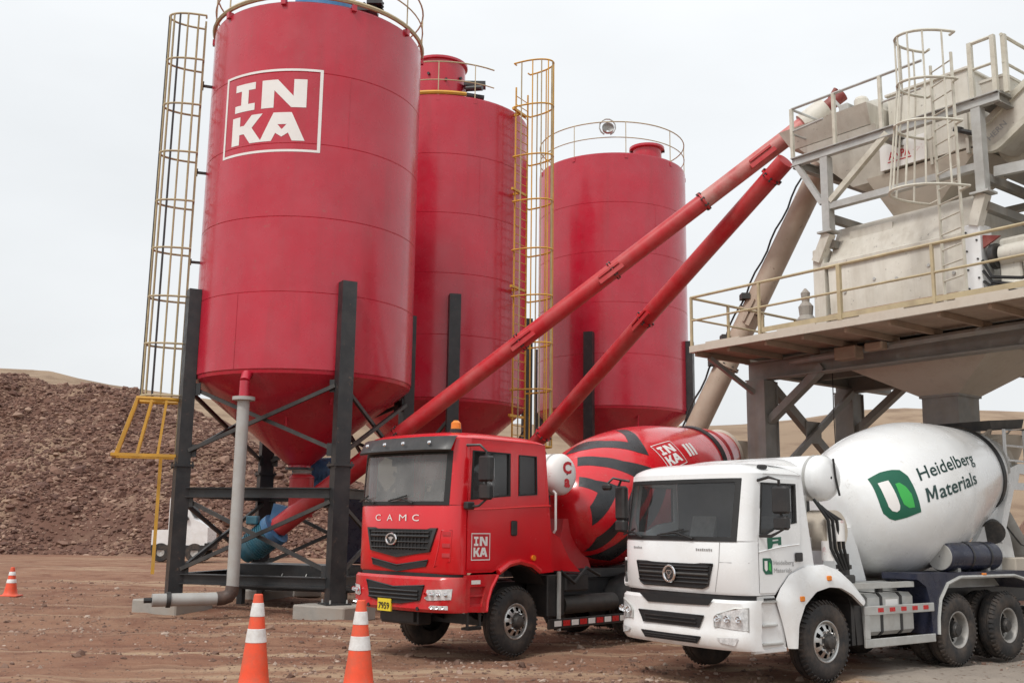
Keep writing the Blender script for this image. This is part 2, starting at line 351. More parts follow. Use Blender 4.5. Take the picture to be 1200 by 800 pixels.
def stone_mat(name, a, b_, c):
    m = bpy.data.materials.new(name); m.use_nodes = True; n, l = m.node_tree.nodes, m.node_tree.links; b = n['Principled BSDF']; b.inputs['Roughness'].default_value = .9
    at = n.new('ShaderNodeAttribute'); at.attribute_name = 'tint'; r = n.new('ShaderNodeValToRGB'); l.new(at.outputs['Fac'], r.inputs[0])
    r.color_ramp.elements[0].color = (*a, 1); r.color_ramp.elements[1].color = (*c, 1); x = r.color_ramp.elements.new(.6); x.color = (*b_, 1)
    t = n.new('ShaderNodeTexCoord'); z = n.new('ShaderNodeTexNoise'); z.inputs['Scale'].default_value = 5; z.inputs['Detail'].default_value = 4; l.new(t.outputs['Object'], z.inputs[0])
    g = n.new('ShaderNodeMapRange'); g.inputs[3].default_value = .7; g.inputs[4].default_value = 1.3; l.new(z.outputs[0], g.inputs[0])
    s = n.new('ShaderNodeVectorMath'); s.operation = 'SCALE'; l.new(r.outputs[0], s.inputs[0]); l.new(g.outputs[0], s.inputs['Scale']); l.new(s.outputs[0], b.inputs['Base Color']); return m
ico_v = None
def ico():
    t = (1 + 5 ** .5) / 2; v = np.array([(-1, t, 0), (1, t, 0), (-1, -t, 0), (1, -t, 0), (0, -1, t), (0, 1, t), (0, -1, -t), (0, 1, -t), (t, 0, -1), (t, 0, 1), (-t, 0, -1), (-t, 0, 1)], float)
    f = np.array([(0, 11, 5), (0, 5, 1), (0, 1, 7), (0, 7, 10), (0, 10, 11), (1, 5, 9), (5, 11, 4), (11, 10, 2), (10, 7, 6), (7, 1, 8), (3, 9, 4), (3, 4, 2), (3, 2, 6), (3, 6, 8), (3, 8, 9), (4, 9, 5), (2, 4, 11), (6, 2, 10), (8, 6, 7), (9, 8, 1)])
    return v / np.linalg.norm(v[0]), f
def stones(name, pos, size, m, flat=.7, kind='stuff'):
    bv, bf = ico(); k = len(pos); J = rng.uniform(.6, 1.25, (k, 12, 1)); A = rng.uniform(.6, 1.3, (k, 1, 3)); A[..., 2] *= flat
    th = rng.uniform(0, 2 * pi, k); c, s = np.cos(th), np.sin(th); P = bv[None] * J * A
    X = P[..., 0] * c[:, None] - P[..., 1] * s[:, None]; Y = P[..., 0] * s[:, None] + P[..., 1] * c[:, None]
    P = np.stack([X, Y, P[..., 2]], -1) * size[:, None, None] + pos[:, None, :]
    F = (bf[None] + 12 * np.arange(k)[:, None, None]).reshape(-1, 3)
    o = raw(name, P.reshape(-1, 3), F, m, smooth=False, tint=np.repeat(rng.random(k) ** 1.3, 12)); o['kind'] = kind; return o
def axis(lo, hi, d, far, g):
    a = list(np.arange(lo, hi + d / 2, d)); s = d
    while a[-1] < far: s *= g; a.append(a[-1] + s)
    s = d
    while a[0] > -far: s *= g; a.insert(0, a[0] - s)
    return np.array(a)
def ground_h(X, Y):
    near = np.clip(1 - np.maximum(np.abs(X) - 14, 0) / 30, 0, 1) * np.clip(1 - (Y - 38) / 40, 0, 1)
    rut = 1.7 * np.sin((Y + .06 * X + 1.3 * fbm(X, Y, 9, 31)) * 2.1) * np.clip((-2 - X) / 4, 0, 1) * np.clip((Y - 10) / 3, 0, 1) * np.clip((60 - Y) / 20, 0, 1)
    return (.07 * fbm(X, Y, 1.6, 5) + .05 * fbm(X, Y, .5, 9, 3)) * (.3 + .7 * near) * np.clip((120 - Y) / 60, 0, 1) + .025 * rut - .035
DIRT = earth('red_brown_dirt', ((.232, .120, .078), (.275, .158, .103), (.19, .092, .061), (.37, .258, .172), (.165, .082, .056)), (.28, 1.1), tracks=True, pebble=.9, pscale=11, bump=.8, gravel=(.33, .29, .25))
field('ground', axis(-18, 18, .16, 3500, 1.13), axis(8, 40, .16, 3500, 1.13), ground_h, DIRT)
SAND = earth('desert_sand', ((.265, .19, .13), (.31, .225, .155), (.205, .14, .095)), (.012, .07), bump=.9)
hx = [-900, -152, -137, -122, -88, -37, 10, 54, 70, 86, 102, 115, 152, 177, 260, 900]; hz = [44, 45.3, 44.5, 41.6, 37.5, 32, 30.7, 31, 31.5, 32.6, 35, 37, 37, 36.6, 33, 30]
def hill_h(X, Y):
    t = np.clip((Y - 110) / 190, 0, 1); t = t * t * (3 - 2 * t); c = np.interp(X * 300 / np.maximum(Y, 200), hx, hz)
    return t * c * (1 - np.clip((Y - 300) / 900, 0, 1)) + t * 2.2 * fbm(X, Y, 45, 3, 5) - .6
field('hill', np.linspace(-800, 900, 210), np.concatenate([np.linspace(100, 340, 90), np.linspace(360, 1300, 20)]), hill_h, SAND)
px = [-120, -60, -42, -35, -30.7, -24.6, -21.8, -19.2, -13.6, -9, -4]; pz = [14.2, 14.2, 13.5, 13.1, 12.1, 9.8, 8.7, 6.9, 5.5, 3.6, -.4]
def pile_h(X, Y):
    base = 62.5 + 1.6 * fbm(X, X * 0, 9, 11) * 2; c = np.interp(X, px, pz); a = (Y - base) * .70; b = (112 - Y) * .62
    h = np.minimum(np.minimum(a, b), c); h = np.where(h > c - 1.2, c - 1.2 + 1.2 * np.tanh((np.minimum(a, b) - c + 1.2) / 1.2), h)
    return np.where(a < -.3, -1.0, h + np.clip(h, 0, 1) * (1.3 * fbm(X, Y, 7, 21, 5) + .5 * fbm(X, Y, 1.5, 41, 3)))
PILE = earth('stockpile_earth', ((.17, .092, .068), (.13, .070, .052), (.31, .215, .15)), (.35, .16), pebble=.9, pscale=3.2, bump=1.0)
field('stockpile', np.arange(-85, 0, .35), np.arange(58, 114, .35), pile_h, PILE)
ROCK = stone_mat('red_brown_rock', (.10, .050, .037), (.185, .098, .070), (.34, .225, .165))
n_ = 46000; X = rng.uniform(-47, -3, n_); Y = 62 + rng.random(n_) ** 1.1 * 23; Z = pile_h(X, Y); bare = fbm(X, Y, 5, 77) + .25 * fbm(X, Y, 1.4, 78); k = (Z > -.2) & ((bare < .30) | (rng.random(n_) < .35))
sz = np.clip(rng.lognormal(-2.22, .45, n_), .06, .5)
stones('rubble', np.stack([X, Y, Z], -1)[k], sz[k], ROCK)
# dirt bank behind the white truck, at the right edge
def bank_h(X, Y):
    d = np.sqrt(((X - 17.5) / 4.6) ** 2 + ((Y - 28) / 4) ** 2); return np.clip(1.5 - 1.3 * d, -.8, 1) * 4.2 + .7 * fbm(X, Y, 2, 51, 5)
field('dirt_bank', np.arange(10, 25, .25), np.arange(22, 35, .25), bank_h, earth('bank_earth', ((.27, .16, .12), (.33, .21, .155), (.19, .11, .09)), (.6, 1.6), pebble=.8, pscale=4, bump=.9))
# loose stones on the yard
n_ = 26000; Y = 10.5 + 26 * rng.random(n_) ** 1.5; X = (rng.random(n_) - .5) * Y * 1.15; k = fbm(X, Y, 3, 91) + rng.random(n_) * .45 > .14
P_ = np.stack([X, Y, ground_h(X, Y)], -1)[k]
stones('gravel', P_, np.clip(rng.lognormal(-4.05, .6, len(P_)), .008, .085), stone_mat('yard_stone', (.12, .068, .05), (.25, .155, .112), (.42, .33, .27)), .75)

# ------------------------------------------------------------------ caged ladders
def ladder(t, z0, z1, zc0, hoops, w, depth, mats, nbar=7, rung=.3, flare=None, top_open=True):
    """parts of a caged ladder, rungs along local x, cage bulging towards local -y"""
    ms, mh, mbar, mrung = mats
    s0 = part('stile', MB().bar((-w / 2, 0, z0), (-w / 2, 0, z1), .05, .03), ms, t); again(s0, t, (w, 0, 0))
    r0 = part('rung', MB().cyl((-w / 2, 0, 0), (w / 2, 0, 0), .015, n=6), mrung, t)
    z = zc0 - 1.2 if z0 < zc0 - 1.2 else z0 + .2; z = max(z, z0 + .1); first = True
    while z < z1 - .1:
        if first: r0.location = (0, 0, z); first = False
        else: again(r0, t, (0, 0, z))
        z += rung
    def hp(a, k=1.0): return (-(w / 2 + .12 * k) * cos(a) * 1.0 if False else (w / 2 + .14) * k * -cos(a), -depth * k * sin(a) ** .8)
    A = [pi * i / 18 for i in range(19)]
    for i, h in enumerate(hoops):
        k = flare.get(i, 1) if flare else 1
        part('hoop', MB().tube([(-w / 2, 0, h)] + [(*hp(a, k), h) for a in A] + [(w / 2, 0, h)], .028, 6), mh, t)
    for j in range(nbar):
        a = pi * (j + .5) / nbar if nbar > 5 else pi * j / (nbar - 1)
        pts = []
        for i, h in enumerate(hoops): pts.append((*hp(a, flare.get(i, 1) if flare else 1), h))
        part('cage_bar', MB().tube(pts, max(.02, .024 if nbar > 8 else .02), 6), mbar[j % len(mbar)], t)

# ------------------------------------------------------------------ silos
def railing(parent, name, pts, zb, zt, mats, mids=(.5,), r=.022, closed=False, post=True, postpts=None):
    """guard rail: top rail part, mid rail parts, one part per post"""
    part('top_rail', MB().tube([(x, y, zt) for x, y in pts], r, 6, closed), mats, parent)
    for m in mids: part('mid_rail', MB().tube([(x, y, zb + (zt - zb) * m) for x, y in pts], r * .85, 6, closed), mats, parent)
    for (x, y) in (postpts if postpts is not None else pts): part('post', MB().bar((x, y, zb), (x, y, zt), .045), mats, parent)

def silo(label, c, R0, zb, zt, zcone, legaz, rleg, ztleg, frame='full', courses=5):
    t = thing('cement_silo', label, 'silo', (c[0], c[1], 0), 0, 'red cement silos of the batching plant')
    hgt = (zt - zb) / courses
    for i in range(courses):
        a, b = zb + i * hgt, zb + (i + 1) * hgt
        part('shell_course', MB().lathe([(a, R0 - .010), (a + .012, R0), (b - .012, R0), (b, R0 - .010)], n=96), M['silo'], t, 30)
        z = (a + b) / 2; s = -2.0 + i * 2.4
        part('weld_seam', MB().bar((R0 * cos(s), R0 * sin(s), a + .02), (R0 * cos(s), R0 * sin(s), b - .02), .016, .012), M['silo'], t)
    part('roof', MB().lathe([(zt - .01, R0 - .02), (zt + .03, R0 - .02), (zt + .45, .9), (zt + .5, .2)], n=64, cap1=True), M['silo'], t)
    part('cone', MB().lathe([(zb - .0, R0 - .02), (zb - .09, R0 - .04), (zcone + .05, .29), (zcone, .29)], n=72), M['silo'], t, 30)
    part('outlet_flange', MB().lathe([(zcone - .06, .2), (zcone - .06, .36), (zcone, .36), (zcone, .2)], n=24), M['steel'], t)
    P = [(rleg * cos(R(a)), rleg * sin(R(a))) for a in legaz]
    legs = []
    for (x, y), a in zip(P, legaz):
        d = V((x, y, 0)).normalized()
        m = MB(); zs = 3.42
        up = tuple(d)
        m.bar((x, y, zs), (x, y, ztleg), .36, .30, up)
        lg = part('leg', m, M['steel'], t)
        part('lower_leg', MB().bar((x, y, .28), (x, y, zs - .06), .38, .34, up), M['steel'], lg)
        part('splice_flange', MB().bar((x, y, zs - .06), (x, y, zs), .5, .46, up), M['steel'], lg)
        part('base_plate', MB().bar((x, y, .24), (x, y, .28), .6, .56, up), M['steel'], lg)
        if frame == 'full':
            sd_v = V((-d.y, d.x, 0))
            for k1 in (-1, 1):
                for k2 in (-1, 1):
                    q = V((x, y, 0)) + d * .2 * k1 + sd_v * .2 * k2
                    part('bolt', MB().cyl((q.x, q.y, zs - .11), (q.x, q.y, zs + .05), .022, n=6), M['brace'], lg); part('anchor_bolt', MB().cyl((q.x + d.x * .05 * k1, q.y + d.y * .05 * k1, .27), (q.x + d.x * .05 * k1, q.y + d.y * .05 * k1, .36), .02, n=6), M['galv'], lg)
        legs.append(lg)
    n = len(P)
    for i in range(n):
        a, b = V((*P[i], 0)), V((*P[(i + 1) % n], 0)); d = (b - a).normalized(); a2, b2 = a + d * .19, b - d * .19
        Z = lambda v, z: (v.x, v.y, z)
        if frame == 'full':
            for z in (2.75, .72): part('cross_beam', MB().ibeam(Z(a2, z), Z(b2, z), .2, .24, .025), M['steel'], t)
            o = V((-d.y, d.x, 0)) * .06
            for (z0, z1) in ((3.75, 5.25), (.95, 2.55)):
                part('brace', MB().bar(Z(a2 + o, z1), Z(b2 + o, z0), .07, .09), M['brace'], t)
                part('brace', MB().bar(Z(a2 - o, z0), Z(b2 - o, z1), .07, .09), M['brace'], t)
                for q, z, s in ((a2, z0, 1), (a2, z1, 1), (b2, z0, -1), (b2, z1, -1)):
                    e_ = q + d * s * .17; part('gusset', MB().bar(Z(q, z), Z(e_, z), .02, .3), M['steel'], t)
        else:
            part('brace', MB().bar(Z(a2, ztleg - 4), Z(b2, 1.2), .09), M['brace'], t)
            part('cross_beam', MB().bar(Z(a2, 2.9), Z(b2, 2.9), .16, .2), M['steel'], t)
    return t, P
def ring_rail(t, R0, zt, h, m, azs, a0=0, a1=360, mids=(.5,)):
    full = a1 - a0 == 360; k = 64 if full else max(8, int((a1 - a0) / 6))
    ring = lambda z, r: [(r * cos(R(a0 + (a1 - a0) * i / k)), r * sin(R(a0 + (a1 - a0) * i / k)), z) for i in range(k if full else k + 1)]
    rl = part('railing', MB().tube(ring(zt + h, R0), .024, 6, full), m, t)
    for f in mids: part('mid_rail', MB().tube(ring(zt + h * f, R0), .02, 6, full), m, rl)
    for a in azs:
        x, y = R0 * cos(R(a)), R0 * sin(R(a)); part('post', MB().bar((x, y, zt - .1), (x, y, zt + h), .045, .03), m, rl)
        part('post_foot', MB().bar((x * .995, y * .995, zt - .22), (x * .995, y * .995, zt - .06), .12, .14, (x, y, 0)), M['silo'], rl)
    return rl
LETTER = dict(
 I=[([(0, 0), (1, 0), (1, .25), (.68, .25), (.68, .75), (1, .75), (1, 1), (0, 1), (0, .75), (.32, .75), (.32, .25), (0, .25)], [])],
 N=[([(0, 0), (.36, 0), (.72, .6), (.72, 0), (1, 0), (1, 1), (.68, 1), (.29, .38), (.29, 1), (0, 1)], [])],
 K=[([(0, 0), (.28, 0), (.28, .34), (.42, .34), (.66, 0), (1, 0), (.68, .46), (1, 1), (.64, 1), (.43, .64), (.28, .64), (.28, 1), (0, 1)], [])],
 A=[([(.30, 0), (.70, 0), (1, 1), (.73, 1), (.64, .72), (.5, .86), (.36, .72), (.27, 1), (0, 1)], [[(.40, .42), (.60, .42), (.5, .6)]])])
def inka(x0=0, y0=0, w=1, h=1, frame=.028):
    """the boxed two-row INKA mark in the unit square, y down"""
    out = []
    if frame: out.append(([(0, 0), (1, 0), (1, 1), (0, 1)], [[(frame, frame), (1 - frame, frame), (1 - frame, 1 - frame), (frame, 1 - frame)]]))
    for ch, x, y, ww, hh in (('I', .14, .13, .23, .34), ('N', .44, .13, .42, .34), ('K', .12, .53, .34, .34), ('A', .44, .53, .42, .34)):
        for o, hs in LETTER[ch]: out.append(([(x + a * ww, y + b * hh) for a, b in o], [[(x + a * ww, y + b * hh) for a, b in h_] for h_ in hs]))
    return [([(x0 + a * w, y0 + b * h) for a, b in o], [[(x0 + a * w, y0 + b * h) for a, b in h_] for h_ in hs]) for o, hs in out]

C1, R1 = (-5.42, 26.4), 2.79
t1, P1 = silo('largest red cement silo at left bearing the white INKA mark', C1, R1, 5.6, 14.85, 3.45, (-60, -150, 120, 30), 2.94, 7.75)
part('brand_mark', decal(inka(), lambda a, b, c: ((R1 + .006) * cos(R(-132 + 56 * a)), (R1 + .006) * sin(R(-132 + 56 * a)), 13.08 - 2.15 * b), .06, 0), M['letter'], t1, 60, label='white INKA letters in a white square outline')
ring_rail(t1, R1 + .02, 15.0, 1.15, M['rail'], range(-170, 190, 36), mids=(.52,))
part('toe_ring', MB().tube([((R1 + .02) * cos(R(a)), (R1 + .02) * sin(R(a)), 15.02) for a in range(0, 360, 6)], .06, 6, True), M['rail'], t1)
part('dust_filter', MB().lathe([(15.2, .78), (16.1, .78), (16.14, .84), (16.5, .84)], (.25, -.9, 0), n=32, cap1=True), M['filt'], t1)
part('filter_collar', MB().lathe([(15.0, .8), (15.2, .8)], (.25, -.9, 0), n=32), M['cream'], t1)
m = MB()
for k in range(4): m.tube([(1.1 + .12 * k, -1.5 + .1 * k, 15.0), (1.2 + .1 * k, -1.4, 15.5 + .05 * k), (1.6, -1.3 + .1 * k, 15.6), (1.9, -1.5, 15.25 + .1 * k)], .04, 6)
m.box(1.2, 1.75, -1.6, -1.15, 15.3, 15.42).box(1.5, 1.9, -1.7, -1.4, 15.45, 15.6)
part('filter_fan', m, M['steel'], t1)
for (az, z) in ((-128, 5.05), (-92, 4.5), (-60, 5.0)):
    rr = .34 + (R1 - .34) * (z - 3.45) / 2.15; part('cone_lug', MB().bar((rr * cos(R(az)), rr * sin(R(az)), z - .12), ((rr + .06) * cos(R(az)), (rr + .06) * sin(R(az)), z + .12), .05), M['silo'], t1)

C2, R2 = (-2.53, 34.5), 3.0
t2, P2 = silo('middle red cement silo standing directly behind the largest one', C2, R2, 5.95, 15.9, 3.4, (-77, -167, 103, 13), 3.15, 9.2, 'light')
ring_rail(t2, R2 - .05, 15.95, 1.15, M['rail'], (-130, -110, -90, -66), -135, -52, mids=(.45,))
part('toe_ring', MB().tube([((R2 - .04) * cos(R(a)), (R2 - .04) * sin(R(a)), 16.02) for a in range(-140, -68, 4)], .07, 6), M['yellow'], t2)
vt = part('vent_cylinder', MB().lathe([(16.2, .92), (17.75, .92), (17.78, 1.0), (17.86, 1.0), (17.9, .3)], (-.15, -.9, 0), n=36, cap1=True), M['silo'], t2)
for k in range(10): part('vent_bolt', MB().cyl((-.15 + .93 * cos(k * .63), -.9 + .93 * sin(k * .63), 17.0 + .2 * (k % 2)), (-.15 + 1.0 * cos(k * .63), -.9 + 1.0 * sin(k * .63), 17.0 + .2 * (k % 2)), .05, n=8), M['steel'], vt)
part('filter_fan', MB().box(.75, 1.5, -1.5, -1.1, 16.95, 17.1).cyl((.85, -1.4, 16.6), (1.45, -1.3, 16.55), .1).cyl((.85, -1.4, 16.85), (1.4, -1.6, 16.8), .1), M['steel'], t2)

C3, R3 = (4.15, 41.48), 3.08
t3, P3 = silo('rear red cement silo under a full ring railing, behind the sloping augers', C3, R3, 6.58, 16.6, 3.8, (-112, -22, 68, 158), 3.2, 9.4, 'light')
ring_rail(t3, R3 - .03, 16.62, 1.3, M['rail'], range(-165, 195, 40), mids=(.5,))
part('vent_cylinder', MB().lathe([(16.9, .62), (17.7, .62), (17.72, .74), (17.82, .74)], (1.45, -.4, 0), n=28, cap1=True), M['silo'], t3)
part('vent_lip', MB().cyl((.75, -.4, 17.62), (2.2, -.4, 17.72), .07), M['steel'], t3)
part('lamp', MB().tube([(-.45 + .32 * cos(a), -2.9, 17.75 + .34 * sin(a)) for a in np.linspace(-1.2, 4.3, 12)], .03, 6).lathe([(0, .05), (.1, .22), (.25, .24)], (-.45, -2.95, 17.55), (0, -1, .3), 14), M['galv'], t3)
for (az, z) in ((-75, 6.0),): part('cone_lug', MB().bar((2.7 * cos(R(az)), 2.7 * sin(R(az)), 5.8), (2.78 * cos(R(az)), 2.78 * sin(R(az)), 6.3), .06), M['silo'], t3)

# caged ladders of the first two silos
az = R(199); la = thing('caged_ladder', 'tall caged ladder with bright yellow bottom section left of the INKA silo', 'ladder', (C1[0] + 3.05 * cos(az), C1[1] + 3.05 * sin(az), 0), az + pi / 2, 'caged ladders of the plant')
H1 = (3.62, 5.1, 6.4, 7.6, 8.85, 10.1, 11.4, 12.7, 13.95, 15.2)
ladder(la, 2.6, 15.1, 3.8, H1[1:], .52, .92, (M['paleyel'], M['rail'], (M['paleyel'], M['paleyel'], M['brace']), M['paleyel']), 11)
sk = part('skirt_hoop', MB().tube([(-.3, 0, 5.0), (-.42, -.3, 5.0), (-.42, -.98, 5.0), (.42, -.98, 5.0), (.42, -.3, 5.0), (.3, 0, 5.0)], .05, 6), M['yellow'], la)
part('skirt_hoop', MB().bar((-.5, 0, 3.62), (-.5, -1.45, 3.62), .07).bar((.5, 0, 3.62), (.5, -1.45, 3.62), .07).bar((-.53, -1.45, 3.62), (.53, -1.45, 3.62), .07).bar((-.46, .02, 3.62), (.46, .02, 3.62), .07), M['yellow'], la)
for x, y in ((-.42, -.98), (0, -.98), (.42, -.98), (-.42, -.3), (.42, -.3), (.42, -.64), (-.42, -.64), (-.21, -.98), (.21, -.98)):
    part('skirt_bar', MB().bar((x, y, 5.0), (x * 1.15, y * 1.4, 3.65), .06), M['yellow'], la)
part('tail_post', MB().bar((.1, -.34, .8), (.1, -.34, 3.62), .08), M['yellow'], la)
for z in (6.2, 8.6, 11.0, 13.4): part('bracket', MB().bar((0, .02, z), (0, .32, z), .06).bar((-.25, .03, z), (.25, .03, z), .05), M['brace'], la)
az = R(-33); lb = thing('caged_ladder', 'orange-yellow caged ladder climbing between the middle and rear silos', 'ladder', (C2[0] + 3.3 * cos(az), C2[1] + 3.3 * sin(az), 0), az + pi / 2, 'caged ladders of the plant')
H2 = (4.5, 6.3, 7.8, 9.35, 10.9, 12.55, 14.1, 15.85, 17.4)
ladder(lb, 2.6, 16.6, 4.6, H2, .74, 1.2, (M['yellow'], M['yellow'], (M['paleyel'], M['yellow']), M['yellow']), 9)
for z in (5.5, 9.7, 13.0, 15.8): part('bracket', MB().bar((-.55, .0, z), (.3, .03, z), .08).bar((0, .02, z), (0, .32, z), .07), M['yellow'], la if False else lb)

# footings under the legs
for (x, y), lab in zip(P1, ('pale concrete footing under the silo leg beside the red truck', 'pale concrete footing under the leftmost silo leg, grey pipe lying on it', 'pale concrete footing under the rear left leg of the INKA silo', 'pale concrete footing under the rear right leg of the INKA silo')):
    f = part('footing', MB().box(-.74, .74, -.58, .58, -.1, .245, .03), M['concrete']); f.location = (C1[0] + x, C1[1] + y, 0); f.rotation_euler = (0, 0, R(-30)); tag(f, lab, 'footing', 'concrete footings of the largest silo')
f = part('concrete_block', MB().box(-.4, .4, -.3, .3, 0, .4, .03), M['concrete']); f.location = (-5.9, 30.6, -.05); f.rotation_euler = (0, 0, .3); tag(f, 'small loose concrete block on the dirt beneath the largest silo', 'block')

# grey filling pipe
t = thing('filling_pipe', 'grey steel filling pipe rising from the ground in front of the INKA silo', 'pipe', (-6.22, 23.6, 0))
part('riser', MB().cyl((0, 0, .62), (0, 0, 4.85), .14, n=20), M['pipe'], t)
part('flange', MB().cyl((0, 0, 4.84), (0, 0, 4.92), .26, n=24), M['pipe'], t)
part('top_stub', MB().cyl((0, 0, 4.92), (0, 0, 5.3), .115, n=20).tube([(0, 0, 5.3), (0, .1, 5.45), (0, .45, 5.5)], .115, 14), M['silo'], t)
part('elbow', MB().tube([(0, 0, .64), (-.01, -.01, .52), (-.07, -.03, .42), (-.18, -.08, .38), (-.3, -.14, .37)], 0.155, 16), M['elbow'], t)
hp_ = part('run', MB().cyl((-.3, -.14, .37), (-1.55, -.72, .36), .14, n=20), M['pipe'], t)
part('coupling', MB().cyl((-1.2, -.56, .365), (-1.28, -.597, .365), .17, n=20), M['brace'], hp_)
part('end_cap', MB().cyl((-1.55, -.72, .36), (-1.7, -.79, .36), .06, n=10), M['steel'], hp_)

# ------------------------------------------------------------------ screw conveyors
def auger(label, a, b, r, m, flanges, motor=None, hatches=(), inlet=True, top=None):
    a, b = V(a), V(b); t = thing('screw_conveyor', label, 'screw conveyor', a, 0, 'screw conveyors feeding the mixer'); d = b - a; L_ = d.length; e_ = d.normalized()
    cuts = [0] + [k for k in flanges if .1 < k < .93] + [1]
    for i in range(len(cuts) - 1): part('tube', MB().cyl(d * cuts[i], d * cuts[i + 1], r, n=28), top if top and i == len(cuts) - 2 else m, t)
    for k in flanges:
        part('flange', MB().cyl(d * k - e_ * .02, d * k + e_ * .02, r * 1.22, n=24), m, t)
        for j in range(8):
            s = e_.cross(V((0, 0, 1))).normalized(); u = s.cross(e_); q = d * k + (s * cos(j * pi / 4) + u * sin(j * pi / 4)) * r * 1.12
            part('bolt', MB().cyl(q - e_ * .05, q + e_ * .05, .028, n=6), M['brace'], t)
    side = e_.cross(V((0, 0, 1))).normalized(); up = side.cross(e_)
    for k, sg in hatches:
        c = d * k + side * r * sg; part('hatch', MB().bar(c - e_ * .35 - up * .1, c + e_ * .35 - up * .1, .07, .1, up).bar(c - e_ * .3 + up * .02, c + e_ * .3 + up * .02, .1, .05, up), M['auger'] if m is not M['beige'] else m, t)
    return t, e_, d
A1e = (7.15, 22.6, 11.68)
ta, e_, d = auger('upper red screw conveyor sloping from under the INKA silo to the tower', (-5.95, 26.45, 1.9), A1e, .205, M['auger'], (.02, .24, .47, .64, .80, .975), hatches=((.475, 1), (.635, 1), (.90, 1)), top=M['faded'])
part('inlet_box', MB().cyl((.60, -.03, .3), (.60, -.03, 1.30), .31, n=24).lathe([(1.28, .33), (1.33, .31), (1.38, .25), (1.39, .2)], (.60, -.03, 0), n=24), M['auger'], ta)
part('inlet_bellows', MB().lathe([(1.38, .22), (1.42, .26), (1.45, .22), (1.49, .26), (1.5, .22)], (.60, -.03, 0), n=24), M['galv'], ta)
part('casing', MB().cyl(d * .005, d * .20, .26, n=28), M['auger'], ta)
mo = part('motor', MB().cyl(e_ * -.15, e_ * -.85, .36, n=20).cyl(e_ * -.85, e_ * -1.1, .27, n=20), M['teal'], ta)
part('gearbox', MB().cyl(e_ * .02, e_ * -.16, .42, n=20).bar((-.1, .1, -.3), (.1, .1, .6), .36), M['blue'], ta); part('terminal_box', MB().box(-.75, -.45, -.15, .15, .1, .32, .03), M['teal'], ta)
for j in range(9): part('cooling_fin', MB().cyl(e_ * (-.2 - .065 * j), e_ * (-.22 - .065 * j), .39, n=18), M['teal'], mo)
part('discharge_head', MB().cyl(d * .972, d * 1.01, .27, n=24), M['cream'], ta)
part('head_motor', MB().cyl(d * 1.01, d * 1.04, .15, n=16).cyl(d * 1.01 + V((.1, 0, .2)), d * 1.02 + V((.12, 0, .36)), .06).box(d.x + .1, d.x + .45, d.y - .2, d.y + .1, d.z - .55, d.z - .15), M['darkred'], ta)
tb, e_, d = auger('lower red screw conveyor sloping up from behind the red truck cab', (-1.9, 33.5, 1.6), (6.25, 22.4, 10.4), .215, M['auger'], (.03, .35, .66, .97), hatches=((.66, 1),))
part('inlet_box', MB().cyl((.3, -.3, .5), (.3, -.3, 1.6), .34, n=24), M['auger'], tb)
part('motor', MB().cyl(V((0, 0, 0)) - e_ * .1, V((0, 0, 0)) - e_ * .9, .28, n=20), M['teal'], tb)
tc_, e_, d = auger('dusty beige screw conveyor rising behind the platform railing', (2.9, 25.6, 1.0), (7.55, 23.6, 10.9), .27, M['beige'], (.03, .50, .63, .97), hatches=((.63, 1),), )
part('motor', MB().cyl(V((0, 0, 0)) - e_ * .1, V((0, 0, 0)) - e_ * .8, .28, n=20), M['teal'], tc_)
part('cable_run', MB().tube([d * k + V((-.31 + .03 * sin(k * 60), 0, .1)) for k in np.linspace(.2, .95, 30)], .025, 5), M['steel'], tc_)
for k in (.5, .56, .66): part('clamp', MB().box(d.x * k - .42, d.x * k - .22, d.y * k - .2, d.y * k + .1, d.z * k, d.z * k + .14), M['brace'], tc_)

# things under and behind the silo frame
t = thing('blower_skid', 'low black machine skid standing on the dirt beneath the largest silo', 'machine', (-5.4, 27.2, 0), R(-20))
part('frame', MB().box(-1.6, 1.7, -.55, .55, .35, 1.0, .02), M['steel'], t)
part('beam', MB().bar((-2.0, -.6, .5), (2.0, -.6, .5), .12, .16), M['steel'], t); part('beam', MB().bar((-2.0, .6, .5), (2.0, .6, .5), .12, .16), M['steel'], t)
for x in (-1.5, 1.5):
    for y in (-.45, .45): part('foot', MB().box(x - .08, x + .08, y - .08, y + .08, -.03, .36), M['steel'], t)
for x in (-.2, .5): part('handle', MB().tube([(x, -.57, .55), (x, -.62, .6), (x, -.62, .72), (x, -.57, .78)], .014, 5), M['galv'], t)
t = thing('air_compressor', 'blue motor and pump unit bolted behind the INKA silo outlet', 'machine', (-4.5, 28.2, 0), .2)
part('stand', MB().bar((-.95, -.1, 2.55), (.2, -.1, 2.55), .4, .1), M['steel'], t)
part('housing', MB().box(-.1, 1.9, -.5, .7, 1.0, 2.9, .05), M['navy'], t)
part('motor', MB().cyl((-1.45, -.3, 3.42), (-.2, -.3, 3.5), .33, n=22).cyl((-.2, -.3, 3.5), (.0, -.3, 3.5), .2).bar((-.8, -.3, 2.6), (-.8, -.3, 3.2), .4), M['blue'], t)
for j in range(8): part('cooling_fin', MB().cyl((-1.3 + .11 * j, -.3, 3.43), (-1.27 + .11 * j, -.3, 3.43), .365, n=18), M['blue'], t)
for x in (0, 1.8):
    for y in (-.4, .6): part('foot', MB().box(x - .08, x + .08, y - .08, y + .08, -.03, 1.02), M['steel'], t)

